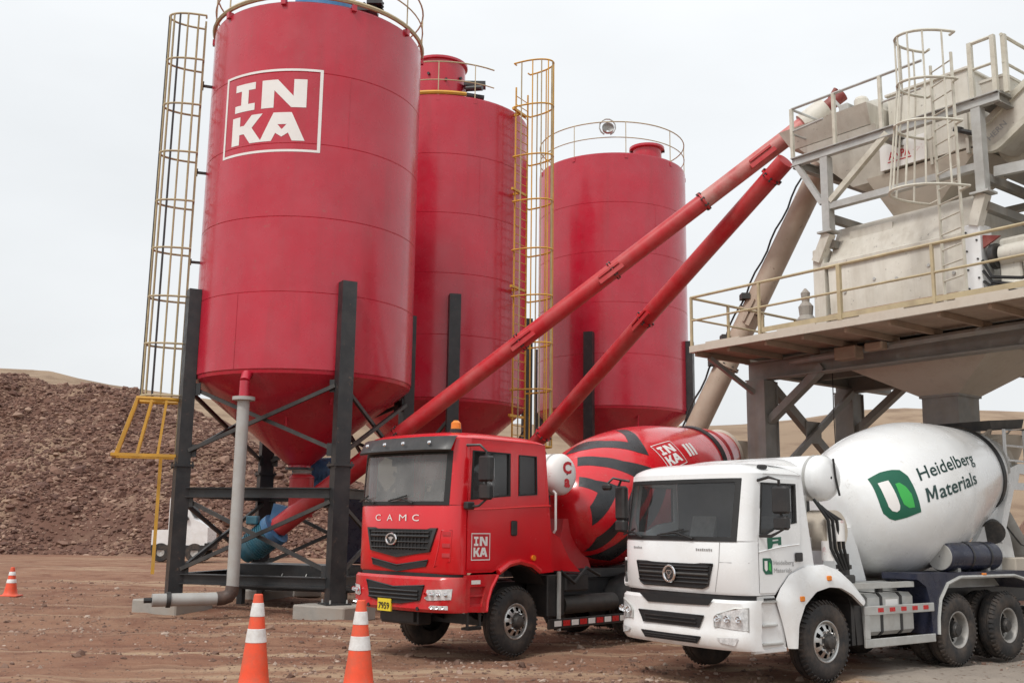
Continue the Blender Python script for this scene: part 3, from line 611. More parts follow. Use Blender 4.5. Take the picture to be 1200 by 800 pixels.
# ------------------------------------------------------------------ batching tower (local x along the platform front, y inwards, z up)
TP = .92; PX, PY = 3.89, 21.6
def pthing(name, label, cat, s, d, z=0, group=None):
    o = thing(name, label, cat, (PX + s * cos(TP) + d * sin(TP), PY - s * sin(TP) + d * cos(TP), z), -TP, group); ORG[o.name] = (s, d, z); return o
S1, D1 = 9.4, 7.0
t = pthing('service_platform', 'raised steel platform on box columns carrying the cream mixer above the white drum', 'platform', 0, 0)
for i, (a, b) in enumerate(((0, 1.86), (1.86, 3.72), (3.72, 5.58), (5.58, 7.44), (7.44, S1))):
    part('deck_plate', MB().box(a + .01, b - .01, .03, 1.78, 5.80, 5.845), M['rust'], t)
    part('deck_joist', MB().bar((a + .93, .06, 5.74), (a + .93, 1.8, 5.74), .06, .11), M['rust'], t); part('deck_joist', MB().bar((a + .03, .06, 5.74), (a + .03, 1.8, 5.74), .06, .11), M['rust'], t)
part('deck_plate', MB().box(.03, S1, 1.8, D1, 5.80, 5.845), M['plant'], t)
part('edge_beam', MB().box(-.02, S1, -.06, 0, 5.76, 5.9), M['tan'], t); part('edge_beam', MB().box(-.06, -.0, -.05, D1, 5.76, 5.9), M['tan'], t)
part('toe_board', MB().box(1.9, S1, -.04, -.025, 5.93, 6.03), M['rail'], t)
for s in np.arange(.4, S1, 1.86): part('toe_spacer', MB().box(s, s + .9, -.05, -.02, 5.9, 5.935), M['tan'], t)
for d in (1.95, 5.2): part('main_beam', MB().ibeam((-.1, d, 5.52), (S1, d, 5.52), .3, .42, .03), M['plant'], t)
for s in (.25, 2.2, 4.0, 6.0, 7.9): part('cross_beam', MB().ibeam((s, 1.95, 5.57), (s, D1, 5.57), .2, .3, .025), M['plant'], t)
for d in (3.0, 4.0, 6.2): part('cross_beam', MB().bar((.3, d, 5.6), (S1, d, 5.6), .12, .2), M['plant'], t)
for s in (.25, 7.75):
    for d in (1.95, 5.2):
        c = part('column', MB().bar((s, d, 0), (s, d, 5.3), .44, .42), M['plant'], t); part('base_plate', MB().box(s - .35, s + .35, d - .35, d + .35, 0, .04), M['plant'], c)
        for k in (-1, 1): part('flange_plate', MB().box(s - .25, s + .25, d + k * .225 - .012, d + k * .225 + .012, .05, 5.28), M['plant'], c)
for d in (1.95, 5.2):
    part('brace', MB().bar((.45, d, 4.4), (1.9, d, 5.45), .2, .16), M['plant'], t); part('brace', MB().bar((7.55, d, 4.4), (6.1, d, 5.45), .2, .16), M['plant'], t)
for s in (.35, 7.75):
    part('brace', MB().bar((s - .06, 2.1, 5.3), (s - .06, 5.05, 3.2), .16, .2), M['plant'], t); part('brace', MB().bar((s + .12, 5.05, 5.3), (s + .12, 2.1, 3.2), .1, .14), M['plant'], t)
    part('gusset', MB().box(s + .02, s + .05, 3.3, 3.85, 4.0, 4.5), M['plant'], t)
part('bracket', MB().bar((.1, .4, 5.68), (.2, 1.8, 5.0), .09), M['plant'], t)
rl = part('railing', MB().tube([(-.02, -.03, 6.96), (S1, -.03, 6.96)], .03, 6), M['rail'], t)
part('mid_rail', MB().tube([(-.02, -.03, 6.45), (S1, -.03, 6.45)], .024, 6), M['rail'], rl)
part('side_rail', MB().tube([(-.03, -.02, 6.96), (-.03, D1, 6.96)], .03, 6), M['rail'], rl); part('side_rail', MB().tube([(-.03, -.02, 6.5), (-.03, D1, 6.5)], .024, 6), M['rail'], rl)
for s in (0, 1.83, 3.72, 5.6, 7.5, 9.3): part('post', MB().bar((s, -.03, 5.9), (s, -.03, 6.96), .075 if s == 3.72 else .05), M['rail'], rl)
for d in (1.2, 2.4, 3.6, 5, 6.4): part('post', MB().bar((-.03, d, 5.9), (-.03, d, 6.96), .05), M['rail'], rl)
part('pipe_run', MB().tube([(1.2, 1.75, 5.6), (5.0, 1.5, 5.62), (9, 1.5, 5.65)], .07, 8), M['plant'], t)
part('junction_box', MB().box(2.6, 3.1, 1.3, 1.6, 5.42, 5.68, .02), M['rust'], t); part('junction_box', MB().box(3.3, 3.7, 1.3, 1.5, 5.52, 5.68, .02), M['rust'], t)

part('hanging_cable', MB().tube([(1.15, 3.3, 5.6), (1.14, 3.3, 4.6), (1.16, 3.3, 3.4), (1.15, 3.3, 2.6)], .012, 5), M['black'], t)
t = pthing('concrete_mixer', 'big cream twin shaft mixer with a tapered hopper and grey chute beneath', 'mixer', 3.6, 3.5, 5.85)
prof = [(1.96, 6.05), (1.96, 6.6), (1.92, 7.55), (2.35, 8.45), (4.6, 8.45), (5.0, 7.55), (5.0, 6.3), (4.6, 6.05)]
def yz(sa): return lambda y, z, k: (sa + k, y, z)
part('body', MB().plate(prof, yz(2.12), 3.06), M['cream'], t)
part('lip', MB().box(2.05, 5.22, 1.86, 1.98, 7.52, 7.64, .015), M['cream'], t); part('lower_band', MB().box(2.08, 5.24, 1.88, 1.97, 6.42, 6.52, .015), M['rust'], t)
part('left_support', MB().box(1.78, 2.06, 1.86, 2.2, 5.85, 7.98, .02), M['cream'], t); part('left_support', MB().box(1.78, 2.06, 4.7, 5.0, 5.85, 7.98, .02), M['cream'], t)
part('end_panel', MB().box(5.2, 5.5, 1.84, 2.3, 5.95, 7.74, .02), M['white'], t)
for k in range(9): part('bolt', MB().cyl((5.24 + .2 * (k % 2), 1.85, 6.15 + .18 * k), (5.24 + .2 * (k % 2), 1.82, 6.15 + .18 * k), .02, n=6), M['brace'], t)
for s, z in ((2.5, 6.95), (3.2, 7.1), (3.7, 7.02), (4.4, 7.15), (2.3, 6.3), (4.9, 6.9)): part('bolt', MB().cyl((s, 1.95, z), (s, 1.92, z), .035, n=8), M['galv'], t)
part('hatch', MB().box(2.5, 3.5, 2.2, 2.26, 8.05, 8.3), M['cream'], t)
part('gearbox', MB().box(5.55, 6.5, 2.35, 3.4, 6.2, 7.5, .06).box(5.7, 6.1, 2.1, 2.4, 6.0, 7.2, .03).box(6.2, 6.4, 1.95, 2.4, 5.9, 6.9, .03), M['cream'], t)
for z in (6.4, 7.1):
    part('motor', MB().cyl((5.75, 2.15, z), (6.6, 2.15, z), .2, n=20), M['cream'], t); part('pulley', MB().cyl((5.6, 2.1, z), (5.7, 2.1, z), .24, n=24), M['brace'], t)
part('red_guard', MB().plate([(5.52, 7.5), (5.85, 7.42), (5.52, 7.25)], lambda x, z, k: (x, 1.9 + k, z), .05), M['darkred'], t)
for k in range(4): part('hose', MB().tube([(5.52, 1.85, 7.0 - .2 * k), (5.8, 1.6, 6.6 - .1 * k), (6.3, 1.65, 6.5 - .12 * k), (6.8, 1.9, 6.6)], .03, 6), M['rubber'], t)
part('valve_block', MB().box(6.6, 7.3, 1.7, 2.1, 6.1, 7.3, .03).box(6.75, 7.1, 1.6, 1.75, 6.4, 7.0, .02), M['galv'], t)
part('side_cabinet', MB().box(7.0, 8.4, 1.9, 2.6, 5.95, 7.9, .03), M['cream'], t)
# tapered discharge hopper and its chute
def ring4(x0, x1, y0, y1, z): return [(x0, y0, z), (x1, y0, z), (x1, y1, z), (x0, y1, z)]
r4 = [(0, 1, 5, 4), (1, 2, 6, 5), (2, 3, 7, 6), (3, 0, 4, 7)]
part('discharge_hopper', MB().add(ring4(2.0, 5.4, 2.25, 4.75, 5.5) + ring4(3.4, 4.18, 3.1, 3.9, 4.74), r4).add(ring4(1.95, 5.45, 2.2, 4.8, 5.62) + ring4(2.0, 5.4, 2.25, 4.75, 5.5), r4), M['tan'], t)
part('chute', MB().add(ring4(3.4, 4.18, 3.1, 3.9, 4.76) + ring4(3.38, 4.16, 3.1, 3.9, 3.6), r4), M['plant'], t); part('chute_band', MB().add(ring4(3.36, 4.22, 3.06, 3.94, 4.72) + ring4(3.36, 4.22, 3.06, 3.94, 4.78), r4), M['plant'], t)
for s in (2.3, 5.1): part('hanger', MB().bar((s, 2.3, 5.8), (s, 2.3, 5.5), .1), M['plant'], t)

t = pthing('sand_heap', 'small grey heap of spilled material on the platform beside the mixer', 'heap', 1.3, 2.2, 5.85)
vs = []; K = 22
m = MB(); m.grid(lambda u, v: (1.42 + .62 * u * cos(v), 2.1 + .5 * u * sin(v), 5.85 + .62 * (1 - u) ** 1.2 + .09 * sin(5 * v + 7 * u) * u * (1 - u)), np.linspace(.02, 1, 8), np.linspace(0, 2 * pi, K)); part('heap', m, M['concrete'], t, 0)
m = MB(); m.lathe([(6.3 + .1 * k, .2 - .02 * k + .03 * ((k * 7) % 3)) for k in range(10)], (1.5, 1.95, 0), n=12, cap1=True); part('bagged_lump', m, M['concrete'], t, 0)

# upper gantry
t = pthing('upper_gantry', 'grey steel gantry with guard rails standing on top of the cream mixer', 'gantry', 1.9, 1.9, 5.85)
ZG = 10.15
part('edge_beam', MB().ibeam((1.36, 1.86, ZG - .08), (6.05, 1.86, ZG - .08), .14, .2, .02), M['galv'], t)
part('edge_beam', MB().ibeam((1.36, 5.0, ZG - .08), (6.05, 5.0, ZG - .08), .14, .2, .02), M['galv'], t)
for s in (1.4, 3.6, 6.0): part('edge_beam', MB().ibeam((s, 1.9, ZG - .1), (s, 5.0, ZG - .1), .14, .2, .02), M['plant'], t)
part('low_beam', MB().bar((2.2, 1.9, 8.85), (5.55, 1.9, 8.83), .16, .14), M['galv'], t); part('low_beam', MB().bar((2.2, 5.0, 8.85), (5.55, 5.0, 8.83), .16, .14), M['plant'], t)
for s in (2.2, 5.6):
    part('tie_beam', MB().bar((s, 1.95, 8.62), (s, 5.0, 8.62), .14, .16), M['plant'], t); part('tie_beam', MB().bar((s, 1.95, 8.05), (s, 5.0, 8.05), .14, .16), M['plant'], t)
    for d in (1.9, 5.0):
        c = part('column', MB().bar((s, d, 8.3), (s, d, ZG - .18), .2, .18), M['galv'], t)
        part('flange', MB().box(s - .18, s + .18, d - .18, d + .18, 8.27, 8.31), M['galv'], c); part('foot', MB().bar((s, d, 8.27), (s - .3 if s < 3 else s - .2, d, 7.7), .22, .2), M['cream'], c)
part('brace', MB().bar((2.3, 1.86, 8.95), (3.72, 1.86, 10.05), .12), M['creamrail'], t); part('brace', MB().bar((2.1, 1.86, 8.95), (1.44, 1.86, 10.05), .11), M['galv'], t)
part('brace', MB().bar((2.25, 5.0, 8.95), (3.72, 5.0, 10.05), .12), M['plant'], t)
part('deck', MB().box(1.45, 3.9, 4.2, 5.0, ZG + .02, ZG + .05).box(5.4, 6.05, 1.95, 5.0, ZG + .02, ZG + .06), M['plant'], t)
rl = part('railing', MB().tube([(1.38, 1.86, 11.33), (4.55, 1.86, 11.33)], .03, 6), M['galv'], t)
part('mid_rail', MB().tube([(1.38, 1.86, 10.8), (2.2, 1.86, 10.85)], .024, 6).tube([(3.6, 1.86, 10.75), (4.5, 1.86, 10.75)], .024, 6), M['galv'], rl)
part('side_rail', MB().tube([(1.38, 1.86, 11.33), (1.38, 5, 11.33)], .03, 6), M['galv'], rl); part('side_rail', MB().tube([(1.38, 1.86, 10.75), (1.38, 5, 10.75)], .024, 6), M['galv'], rl)
for s, d in ((1.38, 1.86), (2.48, 1.86), (3.6, 1.86), (1.38, 3.4), (1.38, 5.0)): part('post', MB().bar((s, d, ZG), (s, d, 11.33), .07), M['creamrail'], rl)
part('back_rail', MB().tube([(5.55, 1.86, 11.28), (6.02, 1.86, 11.28)], .035, 6).tube([(5.55, 1.86, 10.75), (6.02, 1.86, 10.75)], .028, 6).tube([(6.12, 1.95, 11.3), (6.12, 5, 11.3)], .035, 6).tube([(6.12, 1.95, 10.75), (6.12, 5, 10.75)], .028, 6), M['creamrail'], rl)
for s, d in ((5.55, 1.86), (6.0, 1.86), (6.14, 2.0), (6.12, 3.5), (6.12, 5.0)): part('post', MB().bar((s, d, ZG), (s, d, 11.3), .085), M['creamrail'], rl)

t = pthing('weigh_hopper', 'cream weighing hopper under the gantry with a white sign in red letters', 'hopper', 3.0, 3.2, 8.4)
def hull(name, a, b, m_): return part(name, MB().add(a + b, r4 + [(0, 3, 2, 1), (4, 5, 6, 7)]), m_, t)
# inclined aggregate hopper at the left, tapering down to the mixer
hull('aggregate_trough', ring4(.95, 3.0, 2.4, 4.4, 10.62), ring4(.75, 3.05, 2.2, 4.5, 11.05), M['cream'])
part('trough_cover', MB().add([(.75, 2.2, 11.05), (3.05, 2.2, 11.05), (3.05, 4.5, 11.05), (.75, 4.5, 11.05), (1.5, 3.0, 11.35), (2.9, 3.0, 11.4), (2.9, 4.0, 11.4), (1.5, 4.0, 11.35)], r4 + [(4, 5, 6, 7)]), M['cream'], t)
hull('aggregate_hopper', ring4(2.3, 3.1, 2.7, 3.9, 9.45), ring4(1.15, 3.1, 2.4, 4.3, 10.6), M['cream'])
hull('cement_hopper', ring4(3.12, 5.3, 2.6, 4.4, 9.55), ring4(3.12, 5.3, 2.6, 4.4, 10.45), M['cream'])
hull('cement_cone', ring4(3.2, 4.0, 2.9, 3.7, 8.5), ring4(2.7, 5.2, 2.6, 4.4, 9.5), M['tan'])
hull('filter_box', ring4(3.1, 4.9, 2.95, 4.4, 10.5), ring4(3.1, 4.9, 2.95, 4.4, 11.35), M['cream'])
part('filter_flange', MB().box(3.05, 4.95, 2.9, 4.45, 11.33, 11.39, .01), M['cream'], t)
part('vent_pipe', MB().cyl((2.42, 3.0, 11.2), (2.42, 3.0, 11.5), .16, n=18).lathe([(11.5, .16), (11.56, .13), (11.6, .05)], (2.42, 3.0, 0), n=18, cap1=True), M['cream'], t)
part('valve', MB().box(1.95, 2.2, 2.8, 3.1, 11.2, 11.5, .03).bar((2.0, 2.9, 11.4), (1.85, 2.8, 11.65), .06), M['galv'], t)
sg = part('sign', MB().box(3.1, 4.15, 2.53, 2.57, 9.55, 10.1), M['letter'], t)
tx = text2d('ANPA', .02)
part('sign_lettering', decal([], lambda u, v, k: (3.3 + .5 * u, 2.525, 9.74 + .17 * v), 0, 0, tx), M['redletter'], sg, 0, label='red capital letters ANPA'); part('sign_underline', MB().box(3.28, 3.82, 2.522, 2.528, 9.68, 9.7), M['redletter'], sg)
for s in (3.3, 4.2, 5.0): part('stiffener', MB().box(s, s + .06, 2.52 if s > 4.3 else 2.58, 2.6, 9.4, 10.4), M['cream'], t)
part('pneumatic_cylinder', MB().cyl((4.9, 2.5, 9.9), (5.25, 2.5, 9.72), .05, n=10).bar((4.8, 2.5, 9.96), (4.95, 2.5, 9.9), .1), M['black'], t)
part('flexible_sleeve', MB().lathe([(8.3 + .05 * k, .36 + .03 * (k % 2)) for k in range(6)], (3.6, 3.3, 0), n=24), M['rubber'], t)

t = pthing('water_box', 'small cream box mounted on the gantry end behind its corner rails', 'box', 5.75, 2.6, ZG + .06)
hull2 = MB().add(ring4(5.55, 5.95, 2.3, 2.8, ZG + .07) + ring4(5.5, 6.0, 2.25, 2.85, ZG + .45), r4 + [(0, 3, 2, 1), (4, 5, 6, 7)]); part('body', hull2, M['cream'], t); part('rim', MB().box(5.48, 6.02, 2.23, 2.87, ZG + .45, ZG + .5), M['cream'], t)

t = pthing('skip_conveyor', 'cream inclined skip conveyor with a rounded end at the right edge', 'conveyor', 5.3, 2.6, 9.3)
def stad(r, L_, n=10): return arc(0, 0, r, 90, 270, n) + arc(L_, 0, r, -90, 90, n)
ca, sa = cos(R(34)), sin(R(34))
def sk2(y0): return lambda a, b, k: (5.62 + a * ca - b * sa, y0 + k, 9.55 + a * sa + b * ca)
part('side_frame', MB().plate(stad(.34, 4.2), sk2(2.3), .14, [list(reversed(stad(.22, 4.2)))]), M['creamrail'], t)
part('belt_panel', MB().plate(stad(.23, 4.2), sk2(2.36), .9), M['cream'], t); part('side_frame', MB().plate(stad(.34, 4.2), sk2(3.25), .14), M['creamrail'], t)
part('lettering', decal([], lambda u, v, k: (*[(lambda a, b: sk2(2.354)(a, b, 0))(-.1 + .42 * u, -.06 + .12 * v)][0],), 0, 0, text2d('HERN', .01)), M['steelletter'], t, 0, label='worn grey letters on the belt side panel')
hull3 = MB().lathe([(0, .2), (.1, .8), (.9, 1.05), (2.2, 1.05)], (5.9, 4.0, 9.0), (1, 0, .15), n=28, cap0=True, cap1=True); part('drum_housing', hull3, M['cream'], t)
part('under_tray', MB().bar((5.8, 3.0, 8.7), (9.0, 3.0, 9.3), 1.4, .12), M['plant'], t); part('guide_rail', MB().bar((5.7, 2.2, 8.75), (9.0, 2.2, 8.55), .12, .2), M['galv'], t)

lc = pthing('caged_ladder', 'cream caged ladder climbing from the platform to the gantry top', 'ladder', 5.12, 1.55, 5.85, 'caged ladders of the plant')
ORG.pop(lc.name); lc.rotation_euler = (0, 0, -TP - R(24))
ladder(lc, .05, 5.2, .2, (2.45, 3.75, 4.6, 5.55), .62, .92, (M['creamrail'], M['creamrail'], (M['creamrail'],), M['creamrail']), 7, .3, {0: 1.3, 1: 1.12})

# ------------------------------------------------------------------ mixer trucks (local x rearwards from the front wheel, y away from the viewer's side, z up)
def wheel(t, a, y, front=True, far=False, Rw=.54):
    """tyre with its rim, hub and nuts; y is the outer face, far wheels face the other way"""
    sg = -1 if far else 1; ax = (0, sg, 0); o = (a, y, Rw); wd = .30
    pr = [(.045, .272), (.012, .30), (0, .36), (.0, .43), (.012, .487), (.035, .522), (.06, .535), (.095, .54), (.097, .526), (.108, .526), (.11, .541), (.18, .541), (.182, .526), (.193, .526), (.195, .54), (.24, .535), (.265, .52), (wd, .45), (wd, .3)]
    m = MB().lathe(pr, o, ax, 64, n1=(1, 0, 0))
    for k in range(44):
        c, s = cos(2 * pi * k / 44), sin(2 * pi * k / 44); q = lambda r, u: (a + c * r, y + sg * u, Rw + s * r)
        m.bar(q(.500, .018), q(.547, .075), .042, .028, (-s, 0, c))
    w_ = part('wheel', m, M['tyre'], t, 40)
    m = MB().lathe([(.05, .272), (.02, .285), (.018, .275), (.03, .258), (.06, .25)] + ([(.2, .245)] if not front else []), o, ax, 48, n1=(1, 0, 0))
    part('rim_lip', m, M['rim'] if front else M['rimp'], w_)
    rs = [(.25, .06), (.225, .035), (.165, .012), (.13, .0)] if front else [(.247, .17), (.225, .19), (.16, .20), (.12, .18)]
    m = MB(); nA = 40
    m.grid(lambda i, j: (a + rs[j][0] * cos(2 * pi * i / nA), y + sg * rs[j][1], Rw + rs[j][0] * sin(2 * pi * i / nA)), range(nA + 1), range(4), lambda i, j: j == 1 and i % 4 in (0, 1))
    part('rim', m, M['rim'] if front else M['rimp'], w_, 50)
    part('wheel_well', MB().lathe([(.16, .255), (.17, .0)] if front else [(.24, .25), (.25, .0)], o, ax, 32, n1=(1, 0, 0)), M['mesh'], w_)
    hb = [(.02, .135), (-.012, .13), (-.018, .10), (-.075, .088), (-.085, .06), (-.09, .0)] if front else [(.19, .125), (.05, .115), (.035, .09), (.02, .085), (.015, 0)]
    h = part('hub', MB().lathe(hb, o, ax, 28, n1=(1, 0, 0)), M['hub'], w_)
    for k in range(10):
        r, u = (.147, .006) if front else (.14, .18); c, s = cos(2 * pi * k / 10 + .16), sin(2 * pi * k / 10 + .16)
        part('wheel_nut', MB().cyl((a + c * r, y + sg * u, Rw + s * r), (a + c * r, y + sg * (u - .04), Rw + s * r), .019, .016, 6), M['chrome'] if front else M['hub'], w_)
    return w_
class Front:
    """bowed front outline of a cab or bumper: x from y"""
    def __init__(s, af, dep, W, n): s.af, s.dep, s.W, s.n = af, dep, W, n
    def th(s, th): 
        c, q = cos(th), sin(th); return s.af + s.dep * (1 - abs(c) ** (2 / s.n)), s.W / 2 + s.W / 2 * math.copysign(abs(q) ** (2 / s.n), q)
    def x(s, y):
        q = min(1, abs(2 * (y - s.W / 2) / s.W)); return s.af + s.dep * (1 - (1 - q ** s.n) ** (1 / s.n))
    def ang(s, y): q = 2 * (y - s.W / 2) / s.W; return math.asin(math.copysign(abs(q) ** (s.n / 2), q))
def seats(t, a, W, z):
    for y in (W * .24, W * .74):
        s = part('seat', MB().box(a - .1, a + .42, y - .25, y + .25, z + .35, z + .52, .05), M['seat'], t)
        part('seat_back', MB().bar((a + .38, y, z + .45), (a + .55, y, z + 1.1), .48, .14, (1, 0, 0)).bar((a + .55, y, z + 1.1), (a + .6, y, z + 1.32), .28, .1, (1, 0, 0)), M['seat'], s)
def cab(t, F, W, zlow, zw0, zw1, ztop, zroof, ar_low, ar_top, paint, lean, door, win, side_low, win2=None, arch=None, zmid=2.2, screen='screen'):
    ths = sorted(set([R(a) for a in range(-90, 91, 6)])); ang0 = F.ang(.12); angw = [x for x in np.linspace(ang0, -ang0, 29)]
    fr = lambda z: max(0, z - zw0) * lean
    P = lambda th, z, k=0: (F.th(th)[0] - k + fr(z), F.th(th)[1], z)
    zs = [zlow, zlow + .04, (zlow + zw0) / 2, zw0 - .04, zw0]
    part('front_panel', MB().grid(lambda a, z: P(a, z, -.03 if z == zlow else (-.02 if z == zw0 else 0)), ths, zs), paint, t, 40)
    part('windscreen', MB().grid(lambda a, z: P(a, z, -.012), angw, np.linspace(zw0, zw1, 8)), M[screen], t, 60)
    m = MB()
    for z0, z1 in ((zw0 - .01, zw0 + .05), (zw1 - .045, zw1 + .01)): m.grid(lambda a, z: P(a, z, .004), angw, [z0, z1])
    for a0, a1 in ((angw[0], angw[2]), (angw[-3], angw[-1])): m.grid(lambda a, z: P(a, z, .003), np.linspace(a0, a1, 3), [zw0, zw1])
    part('windscreen_seal', m, M['rubber'], t)
    for a0, a1 in ((R(-90), angw[0]), (angw[-1], R(90))): part('pillar', MB().grid(P, np.linspace(a0, a1, 8), np.linspace(zw0, zw1, 6)), paint, t, 40)
    part('header', MB().grid(P, ths, np.linspace(zw1, ztop, 5)), paint, t, 40)
    xs = F.af + F.dep
    def roof(u, v):
        y = W * v; x0 = F.x(y) + fr(ztop); x = x0 + (ar_top - x0) * u; q = abs(2 * v - 1)
        return (x, y, ztop + (zroof - ztop) * (1 - q ** 4.5) ** .6 * (1 - (1 - u) ** 7) ** .6 * (1 - u ** 14) ** .6)
    part('roof', MB().grid(roof, np.linspace(0, 1, 22) ** 1.0, [(.5 - .5 * cos(pi * k / 26)) for k in range(27)]), paint, t, 40)
    tum = lambda z: .055 * max(0, z - zmid) / (ztop - zmid) * 0
    rear = MB().plate([(0.01, side_low[-1][1]), (W - .01, side_low[-1][1]), (W - .01, ztop), (0.01, ztop)], lambda y, z, k: (ar_low + (ar_top - ar_low) * max(0, z - zmid * .7) / (ztop - zmid * .7) + k - .02, y, z), -.03)
    part('rear_wall', rear, paint, t)
    for far in (0, 1):
        sy = (lambda a, z, k: (a, W - k, z)) if far else (lambda a, z, k: (a, k, z))
        outer = side_low + [(ar_low, zmid * .7), (ar_top, ztop), (xs + fr(ztop), ztop), (xs + fr(zw1), zw1), (xs, zw0)]
        grow = lambda poly, g: [(cx_ + (x - cx_) * (1 + g / .5), cz_ + (z - cz_) * (1 + g / .8)) for cx_, cz_ in [(sum(p[0] for p in poly) / len(poly), sum(p[1] for p in poly) / len(poly))] for x, z in poly]
        holes = [list(reversed(win))] + ([list(reversed(win2))] if win2 else [])
        part('side_panel', MB().plate(outer, lambda a, z, k: sy(a, z, .012 + k), .03, [list(reversed(door))] + ([list(reversed(win2))] if win2 else [])), paint, t)
        dn = [(x + (.012 if x < (door[0][0] + door[len(door) // 2][0]) / 2 else -.012), z) for x, z in door]
        d = part('door', MB().plate(dn, lambda a, z, k: sy(a, z, -.004 + k), .04, [list(reversed(win))]), paint, t)
        part('window_seal', MB().plate(grow(win, .018), lambda a, z, k: sy(a, z, -.008 + k), .02, [list(reversed(grow(win, -.03)))]), M['rubber'], d)
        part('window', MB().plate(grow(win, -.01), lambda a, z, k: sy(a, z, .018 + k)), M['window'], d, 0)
        if win2:
            part('window_seal', MB().plate(grow(win2, .018), lambda a, z, k: sy(a, z, .0 + k), .02, [list(reversed(grow(win2, -.025)))]), M['rubber'], t)
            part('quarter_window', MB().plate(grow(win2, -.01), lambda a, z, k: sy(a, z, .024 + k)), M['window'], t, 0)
    part('floor', MB().box(F.af + .3, ar_low - .05, .06, W - .06, zlow + .1, zlow + .16), M['inter'], t)
    part('dashboard', MB().box(F.af + .22, F.af + .62, .12, W - .12, zw0 - .45, zw0 - .05, .06).box(F.af + .3, F.af + .7, W * .58, W * .88, zw0 - .1, zw0 + .04, .04), M['inter'], t)
    part('back_trim', MB().box(min(ar_low, ar_top) - .1, min(ar_low, ar_top) - .06, .06, W - .06, zlow + .2, ztop - .02), M['inter'], t)
    part('headliner', MB().box(xs + .1, min(ar_low, ar_top) - .05, .06, W - .06, ztop - .02, ztop - .0), M['seat'], t)
    seats(t, xs + .45, W, zlow + .2)
    yw = W * .24
    part('steering_wheel', MB().tube([(F.af + .75 + .1 * cos(a), yw + .22 * sin(a), zw0 + .03 + .16 * cos(a)) for a in np.linspace(0, 2 * pi, 18)[:-1]], .018, 6, True).bar((F.af + .6, yw, zw0 - .15), (F.af + .75, yw, zw0 + .03), .05).bar((F.af + .75, yw - .2, zw0 + .03), (F.af + .75, yw + .2, zw0 + .03), .04), M['black'], t)
    return P
def wipers(t, F, zw0, ys):
    for y0, y1 in ys:
        part('wiper', MB().tube([(F.x(y0) - .03, y0, zw0 + .02), (F.x((y0 + y1) / 2) - .05, (y0 + y1) / 2, zw0 + .1), (F.x(y1) - .035, y1, zw0 + .07)], .014, 6).bar((F.x(y0 - .1) - .03, y0 * .7 + y1 * .3, zw0 + .14), (F.x(y1) - .03, y1 + (y1 - y0) * .12, zw0 + .055), .02), M['rubber'], t)
def loop(ps): return ps
def fmap(F, off, lean=0, zw0=99): return lambda y, z, k: (F.x(y) - off - k, y, z)
class Drum:
    def __init__(s, F, Rr, prof): s.F = V(F); s.e = (V(Rr) - s.F).normalized(); s.pu = [p[0] for p in prof]; s.pr = [p[1] for p in prof]; s.N1 = V((0, -1, 0)); s.N2 = V((-s.e.z, 0, s.e.x)); s.L = s.pu[-1]
    def r(s, u): return float(np.interp(u, s.pu, s.pr))
    def p(s, u, ph, off=0): return s.F + s.e * u + (s.N1 * cos(R(ph)) + s.N2 * sin(R(ph))) * (s.r(u) + off)
    def build(s, t, m, rings):
        us = sorted(set(list(np.linspace(0, s.L, 70)) + s.pu)); part('drum', MB().lathe([(u, s.r(u)) for u in us], s.F, s.e, 88, cap0=True, cap1=False, n1=(0, -1, 0)), m, t, 50)
        part('drum_mouth', MB().lathe([(s.L - .01, s.pr[-1] - .01), (s.L + .06, s.pr[-1] + .04), (s.L + .1, s.pr[-1] - .02), (s.L - .5, s.pr[-1] - .1)], s.F, s.e, 48), M['tan'], t)
        for u, w_, h_, mm in rings: part('track_ring', MB().lathe([(u - w_, s.r(u - w_) - .01), (u - w_, s.r(u) + h_), (u + w_, s.r(u) + h_), (u + w_, s.r(u + w_) - .01)], s.F, s.e, 64), mm, t)
    def decal(s, name, polys, m, t, text=None, tf=None, off=.005, label=None, du=.08, dv=5):
        f = (lambda a, b, k: s.p(*tf(a, b), off)) if tf else (lambda a, b, k: s.p(a, b, off))
        return part(name, decal(polys, f, du, dv, text), m, t, 60, label=label)
def smooth(prof, k=3):
    u = np.array([p[0] for p in prof]); r = np.array([p[1] for p in prof]); uu = np.linspace(u[0], u[-1], 60); rr = np.interp(uu, u, r)
    for _ in range(k):
        q = rr.copy(); q[1:-1] = (rr[:-2] + 2 * rr[1:-1] + rr[2:]) / 4; rr = q
    return [(float(a), float(b)) for a, b in zip(uu, rr)]
BASE = [(0, .45), (.06, .62), (.25, .86), (.6, 1.05), (1.1, 1.22), (1.6, 1.31), (2.1, 1.34), (2.6, 1.33), (3.1, 1.26), (4.0, 1.06), (4.75, .86), (5.3, .7), (5.63, .6)]
BASER = [(0, .5), (.06, .66), (.3, .9), (.75, 1.14), (1.3, 1.32), (1.9, 1.41), (2.5, 1.43), (3.1, 1.40), (3.8, 1.3), (4.7, 1.1), (5.6, .88), (6.2, .73), (6.64, .62)]
